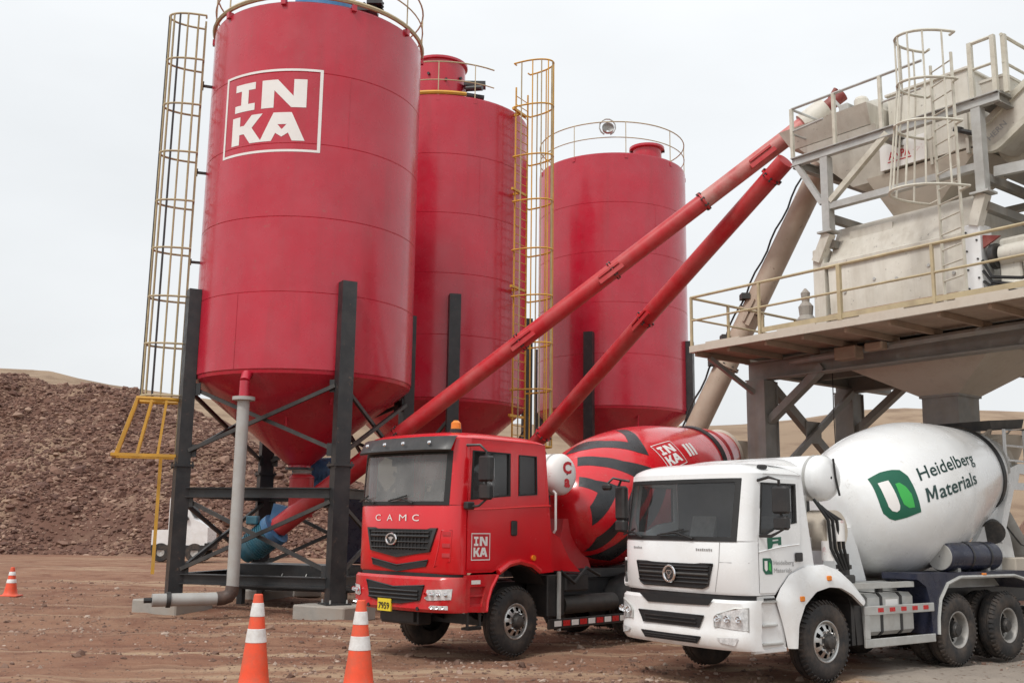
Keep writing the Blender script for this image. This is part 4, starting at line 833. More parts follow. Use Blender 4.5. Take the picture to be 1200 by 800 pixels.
def chassis(t, W, a0, a1, rear, m):
    for y in (.72, W - .72): part('frame_rail', MB().ibeam((a0, y, .98), (a1, y, .98), .09, .28, .02), m, t)
    for a in np.linspace(a0 + .3, a1 - .1, 6): part('cross_member', MB().bar((a, .76, .98), (a, W - .76, .98), .12, .2), m, t)
    part('front_axle', MB().bar((0, .3, .5), (0, W - .3, .5), .14, .16), m, t)
    for a in rear: part('rear_axle', MB().cyl((a, .3, .54), (a, W - .3, .54), .13).lathe([(-.28, .05), (-.2, .24), (0, .3), (.2, .24), (.28, .05)], (a, W / 2, .54), (1, 0, 0), 18), m, t)
    for y in (.68, W - .68):
        for a in [0] + [sum(rear) / 2]:
            for k in range(4): part('leaf_spring', MB().tube([(a - .65 + .1 * k, y, .72 - .045 * k), (a, y, .6 - .045 * k + .0), (a + .65 - .1 * k, y, .72 - .045 * k)], .02, 5), m, t)
    part('propshaft', MB().cyl((.6, W / 2, .75), (rear[0], W / 2, .6), .06), m, t); part('gearbox', MB().box(.0, .9, W / 2 - .3, W / 2 + .3, .65, 1.15, .06), m, t)
def mudguard(t, a, r, y0, y1, a0, a1, m, cz=.54):
    part('mudguard', MB().grid(lambda an, y: (a + r * cos(R(an)), y, cz + r * sin(R(an))), np.linspace(a0, a1, 18), [y0, y1]).grid(lambda an, y: (a + (r + .03) * cos(R(an)), y, cz + (r + .03) * sin(R(an))), np.linspace(a0, a1, 18), [y0, y1]), m, t)
def mirror(t, pts, boxes):
    m = part('mirror_arm', MB().tube(pts, .022, 6), M['black'], t)
    for (x, y, z, w_, d, h) in boxes:
        part('mirror', MB().box(x - d / 2, x + d / 2, y - w_ / 2, y + w_ / 2, z - h / 2, z + h / 2, .03), M['black'], m)
        part('mirror_glass', MB().box(x + d / 2, x + d / 2 + .004, y - w_ / 2 + .02, y + w_ / 2 - .02, z - h / 2 + .03, z + h / 2 - .03), M['chrome'], m)
def headlamp(t, F, poly, n, off=.012):
    h = part('headlamp', decal([(poly, [])], fmap(F, off), .04, .05), M['lampglass'], t)
    ys = [p[0] for p in poly]; zs = [p[1] for p in poly]; y0, y1, z0, z1 = min(ys), max(ys), min(zs), max(zs)
    for k in range(n):
        y = y0 + (y1 - y0) * (k + .5) / n; z = (z0 + z1) / 2; r = min((y1 - y0) / n, z1 - z0) * .34
        part('lamp_bulb', MB().lathe([(0, r), (-.02, r * .9), (.03, r * .2), (.03, 0)], (F.x(y) - off - .035, y, z), (1, 0, 0), 14), M['chrome'] if k % 2 == 0 else M['redlens'] if n > 3 and k == 3 else M['chrome'], h)
    return h
def tank_y(t, a, z, r, y0, y1, m):   # cross-wise water tank behind the cab
    w_ = part('water_tank', MB().lathe([(0, .02), (.0, r * .55), (.05, r * .85), (.13, r), (y1 - y0 - .13, r), (y1 - y0 - .05, r * .85), (y1 - y0, .02)], (a, y0, z), (0, 1, 0), 36, n1=(1, 0, 0)), m, t, 40)
    part('tank_strap', MB().lathe([(.22, r + .008), (.27, r + .008)], (a, y0, z), (0, 1, 0), 36, n1=(1, 0, 0)), M['galv'], w_); part('tank_bracket', MB().box(a - .12, a + .12, y0 + .5, y1 - .5, z - r - .5, z - r + .02), M['steel'], w_); return w_
# -- red truck
TRUCKW = 2.35; W = TRUCKW
t = thing('mixer_truck', 'red mixer truck with black chevron stripes on its drum, parked beside the silos', 'truck', (.151, 17.005, 0), pi / 2 - .748, 'concrete mixer trucks'); tr = t
F = Front(-1.66, .45, W, 2.6); FB = Front(-1.72, .5, W + .06, 2.8); FB0 = FB.x
FB.x = lambda y, g=FB0: g(y + .03)
arc_ = [(x, z) for x, z in arc(0, .54, .86, 165, 62, 14)]
side_low = [(-1.21, 1.33), (-.62, 1.33)] + [(x, z) for x, z in arc_ if z > 1.0] + [(.55, 1.3), (.9, 1.3)]
side_low = [(-1.21, 1.33), (-.6, 1.33), (-.5, 1.36), (-.3, 1.42), (0, 1.44), (.3, 1.38), (.48, 1.28), (.9, 1.3)]
door = [(-1.2, 1.38), (-.66, 1.38), (-.42, 1.52), (-.13, 1.75), (-.1, 2.4), (-.14, 3.3), (-1.17, 3.3), (-1.2, 2.4)]
win = [(-1.12, 2.46), (-.23, 2.54), (-.24, 3.22), (-1.09, 3.22)]
win2 = [(0, 2.55), (.45, 2.58), (.43, 3.21), (0, 3.21)]
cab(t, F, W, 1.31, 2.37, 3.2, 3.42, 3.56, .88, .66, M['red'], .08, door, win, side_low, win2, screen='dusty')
fl = lambda y, z, k: (F.x(y) - .004 - k, y, z)
g = part('grille', decal([([(.30, 1.99), (.42, 1.66), (1.07, 1.57), (1.72, 1.66), (1.84, 1.99)], [])], fmap(F, .014), .06, .1), M['mesh'], t)
part('grille_frame', MB().plate([(.27, 2.01), (.39, 1.645), (1.07, 1.55), (1.75, 1.645), (1.87, 2.01)], fl, .034, [[(1.81, 1.975), (1.70, 1.675), (1.07, 1.59), (.44, 1.675), (.33, 1.975)]]), M['black'], g)
for z in (1.70, 1.79, 1.88, 1.94): part('grille_bar', MB().tube([(F.x(y) - .03, y, z) for y in np.linspace(.4, 1.74, 9)], .012 if z != 1.88 else .02, 6), M['black'], g)
for y in np.linspace(.5, 1.64, 16): part('grille_slat', MB().bar((F.x(y) - .026, y, 1.67), (F.x(y) - .026, y, 1.97), .01), M['black'], g)
g2 = part('lower_grille', decal([([(.42, 1.52), (.46, 1.43), (1.07, 1.34), (1.68, 1.43), (1.72, 1.52), (1.07, 1.43)], [])], fmap(F, .014), .06, .1), M['mesh'], t)
part('grille_frame', MB().tube([(F.x(y) - .02, y, z) for y, z in ((.42, 1.52), (.46, 1.43), (1.07, 1.34), (1.68, 1.43), (1.72, 1.52), (1.07, 1.43))], .012, 5, True), M['black'], g2)
em = part('emblem', MB().tube([(F.x(1.2) - .045, 1.2 + .12 * cos(a), 1.83 + .085 * sin(a)) for a in np.linspace(0, 2 * pi, 25)[:-1]], .016, 6, True), M['chrome'], t)
part('emblem_field', MB().plate([(1.2 + .11 * cos(a), 1.83 + .075 * sin(a)) for a in np.linspace(0, 2 * pi, 25)[:-1]], lambda y, z, k: (F.x(1.2) - .035 - k, y, z), .005), M['black'], em)
part('emblem_figure', MB().plate([(1.27, 1.85), (1.2, 1.87), (1.13, 1.85), (1.17, 1.83), (1.2, 1.78), (1.23, 1.82)], lambda y, z, k: (F.x(1.2) - .042 - k, y, z), .008), M['chrome'], em)
for k, ch in enumerate('CAMC'):
    y0 = 1.66 - .30 * k; wd = .17 if ch == 'M' else .14
    part('letter', decal([], lambda u, v, q: (F.x(y0 - wd * u) - .012, y0 - wd * u, 2.115 + .105 * v), 0, 0, text2d(ch, 0)), M['letter'], t, 0)
part('hatch_panel', MB().tube([(F.x(y) - .004, y, z) for y, z in ((.22, 1.98), (.08, 1.98), (.1, 1.5), (.32, 1.42), (.26, 1.7))], .008, 5, True), M['red'], t)
for z in (1.93, 1.75, 1.6): part('grip_recess', MB().bar((F.x(.1) - .004, .1, z), (F.x(.2) - .004, .2, z), .025, .06), M['auger'], t)
# bumper
ths = [R(a) for a in range(-90, 91, 6)]
part('bumper_gap', MB().grid(lambda a, z: (FB.th(a)[0] + .08, W / 2 + (FB.th(a)[1] - W / 2 - .03) * .95, z), ths, [1.1, 1.42]), M['black'], t)
bp = lambda a, z, k=0: (FB.th(a)[0] - k, FB.th(a)[1] - .03, z)
part('bumper', MB().grid(lambda a, z: bp(a, z, {1.27: -.04, 1.23: 0, .74: -.05}.get(z, 0)), ths, [.74, .79, 1.0, 1.23, 1.27]), M['red_dusty'], t, 40)
part('bumper_side', MB().plate([(-1.23, .75), (-.72, .72), (-.70, .85), (-.62, 1.05), (-.48, 1.25), (-.48, 1.3), (-1.23, 1.3)], lambda a, z, k: (a, -.02 + k, z), .06, [[(-1.12, 1.12), (-.78, 1.12), (-.86, .82), (-1.12, .82)]]), M['red_dusty'], t)
part('step_recess', MB().plate([(-1.12, 1.12), (-.78, 1.12), (-.86, .82), (-1.12, .82)], lambda a, z, k: (a, .04 + k, z), .02).box(-1.12, -.82, -.0, .04, .82, .86).box(-1.12, -.8, .0, .04, .97, 1.0), M['auger'], t)
part('step_label', MB().plate([(-1.1, 1.16), (-.9, 1.16), (-.9, 1.22), (-1.1, 1.22)], lambda a, z, k: (a, -.025 + k, z)), M['letter'], t, 0)
fb = lambda y, z, k: (FB.x(y) - .004 - k, y, z)
g = part('bumper_grille', decal([([(.42, 1.14), (.50, .92), (.9, .86), (1.3, .86), (1.66, .92), (1.76, 1.18), (1.07, 1.10)], [])], fmap(FB, .014), .06, .1), M['mesh'], t)
for z in (.93, .99, 1.05): part('grille_bar', MB().tube([(FB.x(y) - .03, y, z) for y in np.linspace(.52, 1.66, 7)], .016, 6), M['black'], g)
part('grille_frame', MB().tube([(FB.x(y) - .015, y, z) for y, z in ((.42, 1.14), (.50, .92), (.9, .86), (1.3, .86), (1.66, .92), (1.76, 1.18), (1.07, 1.10))], .014, 5, True), M['black'], g)
for sg in (0, 1):
    mf = lambda pts: [(W - y if sg else y, z) for y, z in pts]
    headlamp(t, FB, mf([(.02, 1.10), (.37, 1.08), (.41, .95), (.36, .92), (.03, .94)]), 4)
    fg = part('fog_lamp', decal([(mf([(.06, .85), (.30, .85), (.34, .82), (.30, .79), (.06, .79)]), [])], fmap(FB, .012), .04, .05), M['lampglass'], t)
    for k in range(3): y = .11 + .08 * k; y = W - y if sg else y; part('lamp_bulb', MB().lathe([(0, .024), (.02, .005)], (FB.x(y) - .03, y, .82), (1, 0, 0), 10), M['chrome'], fg)
np_ = part('number_plate', MB().plate([(1.10, .72), (1.42, .72), (1.42, .91), (1.10, .91)], fb, .03), M['plate'], t)
part('plate_digits', decal([], lambda u, v, k: (FB.x(1.26) - .042, 1.39 - .26 * u, .755 + .1 * v), 0, 0, text2d('7959', .015)), M['black'], np_, 0)
for y in (.55, 1.7): part('tow_eye', MB().cyl((FB.x(y) - .01, y, .79), (FB.x(y) + .03, y, .79), .03, n=12), M['black'], t)
part('underguard', MB().box(-1.4, -1.1, .85, 1.75, .5, .74, .02).box(-1.45, -1.4, .9, 1.7, .55, .7), M['black'], t)
part('step', MB().tube([(-1.05, .1, .76), (-1.05, .1, .5), (-.78, .1, .5), (-.78, .1, .76)], .03, 6).box(-1.06, -.77, .06, .22, .46, .5), M['black'], t)
# visor, beacon, details
m = MB(); vp = [R(a) for a in range(-66, 67, 6)]
prof_v = [(3.19, .13), (3.22, .16), (3.42, .06), (3.44, .02)]
part('sun_visor', MB().grid(lambda a, i: (F.th(a)[0] - prof_v[i][1] + max(0, prof_v[i][0] - 2.37) * .08, W / 2 + (F.th(a)[1] - W / 2) * 1.02, prof_v[i][0]), vp, range(4)), M['black'], t, 40)
for y in (.4, .95, 1.4, 1.9): part('marker_lamp', MB().lathe([(0, .035), (.02, .02), (.02, 0)], (F.x(y) - .08, y, 3.33), (-1, 0, .3), 12), M['chrome'], t)
bc = part('beacon', MB().lathe([(3.52, .10), (3.60, .10)], (-.95, .55, 0), n=20), M['black'], t); part('beacon_dome', MB().lathe([(3.60, .085), (3.70, .08), (3.74, .04), (3.745, 0)], (-.95, .55, 0), n=20), M['amber'], bc)
wipers(t, F, 2.37, ((1.7, 2.15), (.75, 1.25)))
mirror(t, [(-1.22, .02, 3.3), (-1.14, -.2, 3.3), (-1.10, -.3, 3.2), (-1.10, -.3, 2.45), (-1.14, -.2, 2.36), (-1.2, .02, 2.33)], [(-1.10, -.3, 2.93, .25, .14, .40), (-1.10, -.3, 2.57, .23, .13, .24)])
part('wing_mirror', MB().box(-1.3, -1.12, -.1, .0, 2.3, 2.42, .02), M['black'], t)
part('door_handle', MB().box(-.2, -.06, -.03, -.004, 1.9, 2.14, .02), M['black'], t)
sd_ = lambda a, z, k: (a, -.006 - k, z)
part('door_mark', decal(inka(-1.10, 1.94, .42, -.42, .035), lambda a, z, k: (a, -.0075, z), 0, 0), M['letter'], t, 0, label='white INKA letters in a white square on the door')
part('door_mark_field', MB().plate([(-1.10, 1.52), (-.68, 1.52), (-.68, 1.94), (-1.10, 1.94)], lambda a, z, k: (a, -.0055, z)), M['redletter'], t, 0)
part('crease', MB().tube([(-1.2, .0, 2.30), (-.6, -.004, 2.32), (.0, -.002, 2.36), (.8, .004, 2.40)], .012, 5), M['red'], t)
part('wheel_arch', MB().grid(lambda i, y: (arcp[i][0], y, arcp[i][1]), range(len(arcp := [(x, z) for x, z in [(-.72, .74), (-.70, .9), (-.62, 1.1), (-.48, 1.28), (-.25, 1.4), (0, 1.44), (.3, 1.38), (.5, 1.27), (.62, 1.1)]])), [-.03, .62]), M['black'], t)
part('arch_lip', MB().tube([(x * 1.02, -.015, z + .05) for x, z in arcp[3:8]] , .05, 6).tube([(x - .02, -.01, z) for x, z in arcp[:4]], .03, 6), M['red'], t)
part('side_marker', MB().cyl((.37, .015, 1.54), (.37, -.02, 1.54), .045, n=14), M['amber'], t)
part('cab_rear_fairing', MB().plate([(.9, 1.32), (1.75, 1.28), (1.45, 1.5), (1.2, 1.85), (.92, 2.0)], lambda a, z, k: (a, .12 + k, z), .5), M['red'], t)
part('grab_rail', MB().tube([(1.0, .1, 1.95), (1.0, .06, 2.0), (1.0, .06, 2.62), (1.0, .12, 2.66)], .022, 6), M['letter'], t)
RW = (3.75, 5.05)
chassis(t, W, -1.2, 8.0, RW, M['steel'])
wheel(t, 0, .02); wheel(t, 0, W - .02, True, True)
for a in RW: wheel(t, a, .02, False); wheel(t, a, W - .02, False, True); wheel(t, a, .36, False); wheel(t, a, W - .36, False, True)
mudguard(t, 3.75, .64, .02, .7, 20, 175, M['black']); mudguard(t, 5.05, .64, .02, .7, 5, 160, M['black']); mudguard(t, 3.75, .64, W - .7, W - .02, 20, 175, M['black'])
part('battery_box', MB().box(.85, 1.3, .1, .6, .55, 1.25, .02), M['black'], t); part('air_tank', MB().cyl((1.4, .3, .72), (2.9, .3, .72), .16, n=18), M['brace'], t); part('urea_tank', MB().box(1.35, 2.0, .12, .6, .95, 1.25, .03), M['steel'], t)
part('bracket', MB().bar((1.1, .06, .32), (1.1, .06, 1.3), .05), M['galv'], t); part('hose', MB().tube([(1.2, .1, 1.3), (1.5, .05, 1.1), (1.9, .1, 1.35), (2.4, .2, 1.2)], .03, 6), M['rubber'], t)
sgd = part('side_guard', MB().box(.8, 3.05, .03, .07, .36, .52, .008), M['black'], t)
for k in range(9): part('reflector', MB().box(.95 + .23 * k, 1.13 + .23 * k, .022, .03, .40, .49), M['letter'] if k % 2 == 0 else M['redlens'], sgd)
part('subframe', MB().box(1.3, 7.9, .62, .82, 1.14, 1.3).box(1.3, 7.9, W - .82, W - .62, 1.14, 1.3), M['steel'], t); part('drum_pedestal', MB().plate([(1.9, 1.3), (2.9, 1.3), (2.5, 2.2), (2.1, 2.2)], lambda a, z, k: (a, .8 + k, z), W - 1.6), M['auger'], t)
part('rear_pedestal', MB().plate([(6.6, 1.3), (7.7, 1.3), (7.5, 2.8), (7.1, 2.8)], lambda a, z, k: (a, .7 + k, z), .12).plate([(6.6, 1.3), (7.7, 1.3), (7.5, 2.8), (7.1, 2.8)], lambda a, z, k: (a, W - .82 + k, z), .12), M['auger'], t)
part('hopper', MB().lathe([(3.1, .3), (3.95, .55), (4.05, .57), (4.05, .5)], (8.55, W / 2, 0), n=20), M['tan'], t); part('chute', MB().bar((8.2, W / 2, 2.6), (9.0, W / 2, 1.8), .6, .1), M['tan'], t)
m = MB()
for k in range(9): m.bar((8.3 + .06 * k, .9 + .1 * (k % 3), 3.4 + .05 * k), (8.6, .7 + .13 * (k % 4), 3.9 - .06 * k), .06)
part('hopper_frame', m, M['tan'], t)
D = Drum((2.25, 1.2, 2.13), (8.2, 1.2, 3.72), smooth([(a * 6.159 / 6.64, b * .92) for a, b in BASER])); DR = D
D.build(t, M['drumred'], ((4.95, .06, .05, M['steel']), (5.5, .05, .02, M['auger'])))
ST = [[(1.3, 98), (1.44, 92.6), (1.58, 74.8), (1.88, 60.1), (1.7, 50.8), (1.4, 64.5), (1.1, 78.8), (.94, 90.7), (.9, 100)],
 [(2.35, 89.6), (2.47, 79.5), (2.36, 68.3), (2.16, 54.1), (1.99, 39.1), (1.8, 45.7), (1.7, 50.8), (1.88, 60.1), (2.1, 70.9)],
 [(.8, 79.5), (1.03, 60.9), (1.32, 44.3), (1.92, 24.9), (1.35, 5), (.91, -9.9), (.68, -20), (.43, -40.3), (.23, -53.1), (.31, -25.6), (.6, -8.5), (.93, 8), (1.3, 26.7), (1.05, 40.5), (.82, 53.5), (.59, 70.3)],
 [(.42, 58.1), (.58, 41.5), (.88, 25.2), (.67, 13.9), (.23, -9), (.26, 17.5), (.47, 28.8), (.29, 49)],
 [(2.3, 22), (1.6, -12), (1.05, -35.9), (.85, -60), (.29, -61), (.6, -39.4), (.96, -21.3), (1.35, -3), (1.95, 24)],
 [(2.9, 8), (2.2, -22), (1.6, -50), (1.1, -64), (1.5, -66), (2.1, -48), (2.9, -18), (3.2, 4)]]
for i, p in enumerate(ST[:6]): D.decal('chevron_stripe', [(p, [])], M['stripe'], t, off=.004 )
tfb = lambda a, b: (2.24 + .74 * a + .06 * b, 47 - 27 * b + 1.5 * a * b)
D.decal('drum_mark_field', [([(0, 0), (1, 0), (1, 1), (0, 1)], [])], M['redletter'], t, tf=tfb, off=.004, du=.1, dv=.1)
D.decal('drum_mark', inka(0, 0, 1, 1, .025), M['letter'], t, tf=tfb, off=.007, label='white INKA letters in a white square on the drum', du=.1, dv=.1)
D.decal('drum_mark', [([(3.27 + .15 * k, 40), (3.37 + .15 * k, 40), (3.37 + .15 * k, 26), (3.27 + .15 * k, 26)], []) for k in range(3)], M['letter'], t, off=.006)
wt = tank_y(t, 1.62, 2.98, .37, .32, 1.9, M['letter'])
part('tank_letter', decal([], lambda u, v, k: (1.50 + .24 * u, .317, 3.0 + .2 * v), 0, 0, text2d('C', .05)), M['redletter'], wt, 0); part('tank_letter', decal([], lambda u, v, k: (1.54 + .16 * u, .317, 2.76 + .2 * v), 0, 0, text2d('a', .05)), M['redletter'], wt, 0)

# -- white truck
t = thing('mixer_truck', 'white mixer truck with a white drum lettered Heidelberg Materials, parked in front', 'truck', (4.416, 14.591, 0), pi / 2 - .936, 'concrete mixer trucks')
F = Front(-1.82, .42, W, 3.0); FB = Front(-1.86, .46, W + .06, 3.2); FB1 = FB.x; FB.x = lambda y, g=FB1: g(y + .03)
side_low = [(-1.40, 1.2), (-1.07, 1.2), (-.98, 1.30), (-.75, 1.45), (-.4, 1.55), (0, 1.56), (.0, 1.62), (-.2, 1.64)]
side_low = [(-1.40, 1.2), (-1.07, 1.2), (-.98, 1.28), (-.78, 1.44), (-.55, 1.52), (-.2, 1.55)]
door = [(-1.39, 1.23), (-1.09, 1.23), (-.98, 1.33), (-.78, 1.48), (-.56, 1.56), (-.50, 2.0), (-.54, 2.74), (-1.31, 2.74), (-1.39, 2.0)]
win = [(-1.36, 2.0), (-1.22, 1.99), (-.95, 2.10), (-.60, 2.15), (-.60, 2.67), (-1.30, 2.67)]
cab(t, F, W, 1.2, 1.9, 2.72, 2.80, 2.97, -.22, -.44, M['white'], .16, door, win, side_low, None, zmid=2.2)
fl = lambda y, z, k: (F.x(y) - .004 - k, y, z)
gp = [(.44, 1.59), (.52, 1.31), (.6, 1.275), (1.72, 1.275), (1.80, 1.31), (1.88, 1.59)]
g = part('grille', decal([(gp, [])], fmap(F, .014), .06, .1), M['mesh'], t)
part('grille_frame', MB().tube([(F.x(y) - .02, y, z) for y, z in gp], .014, 5, True), M['black'], g)
for z in (1.34, 1.395, 1.45, 1.51, 1.55): part('grille_bar', MB().tube([(F.x(y) - .03, y, z) for y in np.linspace(.5, 1.82, 9)], .02 if z == 1.45 else .011, 6), M['brace'] if z == 1.45 else M['black'], g)
em = part('emblem', MB().tube([(F.x(1.18) - .05, 1.18 + .105 * cos(a), 1.44 + .105 * sin(a)) for a in np.linspace(0, 2 * pi, 25)[:-1]], .018, 6, True), M['chrome'], t)
part('emblem_field', MB().plate([(1.18 + .1 * cos(a), 1.44 + .1 * sin(a)) for a in np.linspace(0, 2 * pi, 25)[:-1]], lambda y, z, k: (F.x(1.18) - .04 - k, y, z), .005), M['black'], em)
part('emblem_figure', MB().tube([(F.x(1.18) - .05, 1.18 + (.035 + .02 * sin(3 * a)) * cos(a), 1.44 + (.05 + .012 * sin(3 * a)) * sin(a)) for a in np.linspace(0, 2 * pi, 20)[:-1]], .009, 5, True), M['chrome'], em)
for y0, n_k in ((1.98, 6), (.72, 8)):     # badges too worn to read
    for k in range(n_k): part('badge_letter', MB().box(F.x(y0 - .035 * k) - .008, F.x(y0 - .035 * k), y0 - .035 * k - .02, y0 - .035 * k, 1.765, 1.79 if k % 3 else 1.795), M['steelletter'], t)
part('bonnet_line', MB().tube([(F.x(y) - .001, y, z) for y, z in [(.34, 1.88), (.36, 1.6), (.42, 1.24)]], .006, 4).tube([(F.x(y) - .001, y, 1.62) for y in (.02, .2, .36)], .005, 4), M['steelletter'], t)
part('corner_vane', MB().tube([(F.x(y) - .012, y, z) for y, z in ((W - .03, 1.62), (W - .015, 1.45), (W - .06, 1.3), (W - .12, 1.24))], .035, 6), M['white'], t); part('corner_slot', MB().tube([(F.x(W - .1) - .02, W - .1, 1.58), (F.x(W - .06) - .02, W - .06, 1.42), (F.x(W - .12) - .02, W - .12, 1.28)], .02, 6), M['black'], t)
# bumper
part('bumper_gap', MB().grid(lambda a, z: (FB.th(a)[0] + .08, W / 2 + (FB.th(a)[1] - W / 2 - .03) * .95, z), ths, [1.0, 1.3]), M['black'], t)
bp = lambda a, z, k=0: (FB.th(a)[0] - k, FB.th(a)[1] - .03, z)
part('bumper', MB().grid(lambda a, z: bp(a, z, {1.14: -.05, 1.10: 0, .5: -.05, .70: .02}.get(z, 0)), ths, [.50, .55, .70, .74, .9, 1.10, 1.14]), M['white_dusty'], t, 40)
fb = lambda y, z, k: (FB.x(y) - .008 - k, y, z)
part('upper_intake', decal([([(.40, 1.15), (.48, 1.06), (1.6, 1.04), (1.78, 1.15)], [])], fmap(FB, .02), .06, .1), M['mesh'], t)
for poly in ([(.56, .92), (.64, .77), (1.70, .77), (1.80, .92)], [(.62, .645), (.68, .565), (1.66, .565), (1.74, .645)]):
    g = part('bumper_grille', decal([(poly, [])], fmap(FB, .014), .06, .1), M['mesh'], t); part('grille_frame', MB().tube([(FB.x(y) - .02, y, z) for y, z in poly], .01, 5, True), M['black'], g)
    z0, z1 = poly[1][1], poly[0][1]
    for k in (.33, .66): part('grille_bar', MB().tube([(FB.x(y) - .032, y, z0 + (z1 - z0) * k) for y in np.linspace(.68, 1.66, 7)], .01, 5), M['black'], g)
for sg in (0, 1):
    mf = lambda pts: [(W - y if sg else y, z) for y, z in pts]
    headlamp(t, FB, mf([(.0, 1.05), (.12, 1.04), (.36, .95), (.40, .90), (.40, .80), (.0, .76)]), 3)
    part('lamp_rim', MB().tube([(FB.x(y) - .014, y, z) for y, z in mf([(.0, 1.05), (.12, 1.04), (.36, .95), (.40, .90), (.40, .80), (.0, .76)])], .012, 5, True), M['galv'], t)
    part('fog_lamp', decal([(mf([(.08, .67), (.36, .66), (.30, .60), (.12, .57)]), [])], fmap(FB, .03), .04, .05), M['lampglass'], t)
wipers(t, F, 1.9, ((1.75, 2.2), (.75, 1.35)))
mirror(t, [(-1.36, .02, 2.7), (-1.34, -.16, 2.74), (-1.28, -.28, 2.7), (-1.26, -.3, 2.05), (-1.32, -.16, 1.97), (-1.36, .0, 1.97)], [(-1.27, -.3, 2.44, .24, .13, .36), (-1.27, -.3, 2.14, .22, .12, .18)])
mirror(t, [(-1.6, W - .1, 2.74), (-1.66, W + .02, 2.76), (-1.66, W + .08, 2.66), (-1.64, W + .06, 2.0), (-1.55, W - .04, 1.98)], [(-1.64, W + .04, 2.42, .2, .12, .5), (-1.64, W + .04, 2.08, .2, .12, .18)])
part('mirror_arm', MB().tube([(-1.7, W - .12, 2.74), (-1.84, W + .0, 2.78), (-1.9, W + .06, 2.7)], .02, 6).box(-1.95, -1.85, W - .02, W + .16, 2.6, 2.70, .03), M['black'], t)
part('roof_lamp', MB().box(-1.28, -1.12, .02, .1, 2.86, 2.92, .02), M['black'], t); part('roof_fairing', MB().grid(lambda u, v: (-.95 + .6 * u, .12 + (W - .24) * v, 2.93 + .14 * sin(pi * min(1, u * 1.0) / 2) * (1 - abs(2 * v - 1) ** 6)), np.linspace(0, 1, 10), np.linspace(0, 1, 18)), M['white'], t)
part('door_handle', MB().box(-.66, -.50, -.03, -.006, 1.63, 1.75, .012), M['black'], t)
# print on the door
sd = lambda a, z, k: (a, -.0085, z)
part('logo', MB().plate([(-1.32, 1.68), (-1.16, 1.68), (-1.13, 1.64), (-1.13, 1.47), (-1.27, 1.47), (-1.32, 1.52)], sd), M['green'], t, 0, label='small dark green leaf logo on the door')
part('logo_field', MB().plate([(-1.29, 1.645), (-1.23, 1.645), (-1.23, 1.53), (-1.26, 1.51), (-1.29, 1.54)], lambda a, z, k: (a, -.011, z)), M['letter'], t, 0)
part('logo_leaf', MB().plate([(-1.20, 1.635), (-1.16, 1.6), (-1.155, 1.5), (-1.21, 1.53)], lambda a, z, k: (a, -.011, z)), M['leaf'], t, 0)
for s_, z, x1 in (('Heidelberg', 1.59, .42), ('Materials', 1.49, .37)): part('door_lettering', decal([], lambda u, v, k: (-1.10 + x1 * u, -.0085, z + .062 * v), 0, 0, text2d(s_, 0)), M['steelletter'], t, 0)
part('door_print', MB().plate([(-1.22, 1.945), (-.93, 1.96), (-.93, 1.855), (-.99, 1.85), (-1.0, 1.875), (-1.10, 1.865), (-1.13, 1.80), (-1.21, 1.79)], sd, 0, [[(-1.11, 1.92), (-1.11, 1.90), (-.99, 1.91), (-.99, 1.93)]]), M['green'], t, 0)
part('crease', MB().tube([(-1.39, -.002, 1.76), (-1.0, -.006, 1.82), (-.55, -.004, 1.86)], .01, 5), M['white'], t)
# steps and flared fender
part('step_panel', MB().plate([(-1.42, .52), (-.86, .50), (-.90, .8), (-1.02, 1.06), (-1.08, 1.19), (-1.42, 1.19)], lambda a, z, k: (a, .02 + k, z), .06), M['white_dusty'], t)
for z in (.56, .80, 1.10): part('step', MB().box(-1.38, -1.06 if z > .7 else -.95, -.02, .03, z, z + .03, .006), M['galv'], t)
part('step_tread', MB().box(-1.34, -1.1, -.025, -.02, 1.135, 1.165), M['black'], t); part('lower_skirt', MB().box(-1.5, -.86, .01, .09, .46, .52, .01), M['white'], t)
out_ = [(-.86, .50), (-.94, .8), (-1.08, 1.14), (-.98, 1.28), (-.78, 1.46), (-.45, 1.56), (-.05, 1.585), (.3, 1.50), (.6, 1.32), (.86, 1.10)]
in_ = [(.74, 1.0), (.5, 1.16), (.25, 1.255), (0, 1.275), (-.3, 1.22), (-.55, 1.05), (-.70, .8), (-.74, .50)]
def fsurf(u, v):
    k = u * 9; i = min(8, int(k)); f = k - i; o = V((out_[i][0] * (1 - f) + out_[i + 1][0] * f, out_[i][1] * (1 - f) + out_[i + 1][1] * f)); kk = (1 - u) * 7; j = min(6, int(kk)); g = kk - j
    n_ = V((in_[j][0] * (1 - g) + in_[j + 1][0] * g, in_[j][1] * (1 - g) + in_[j + 1][1] * g)); p = o.lerp(n_, v); return (p.x, -.005 - .075 * sin(min(1, v * 1.3) * pi / 2) + (.06 if v > .999 else 0), p.y)
part('fender', MB().grid(fsurf, np.linspace(0, 1, 40), [0, .08, .2, .35, .5, .7, .9, .98, 1]), M['white_dusty'], t, 50)
part('wheel_arch', MB().grid(lambda i, y: (in_[i][0], y, in_[i][1]), range(8), [-.03, .65]), M['black'], t)
part('fender_top', MB().grid(lambda i, y: (out_[i][0], y, out_[i][1] - .002), range(5, 10), [-.006, .6]), M['white'], t)
for a, z in ((-.62, 1.14), (-.02, 1.40)): part('side_marker', MB().box(a - .045, a + .045, -.10, -.06, z - .035, z + .035, .012), M['amber'], t)
RW = (3.335, 4.853)
chassis(t, W, -1.3, 7.0, RW, M['steel'])
wheel(t, 0, .0); wheel(t, 0, W, True, True)
for a in RW: wheel(t, a, .0, False); wheel(t, a, W, False, True); wheel(t, a, .34, False); wheel(t, a, W - .34, False, True)
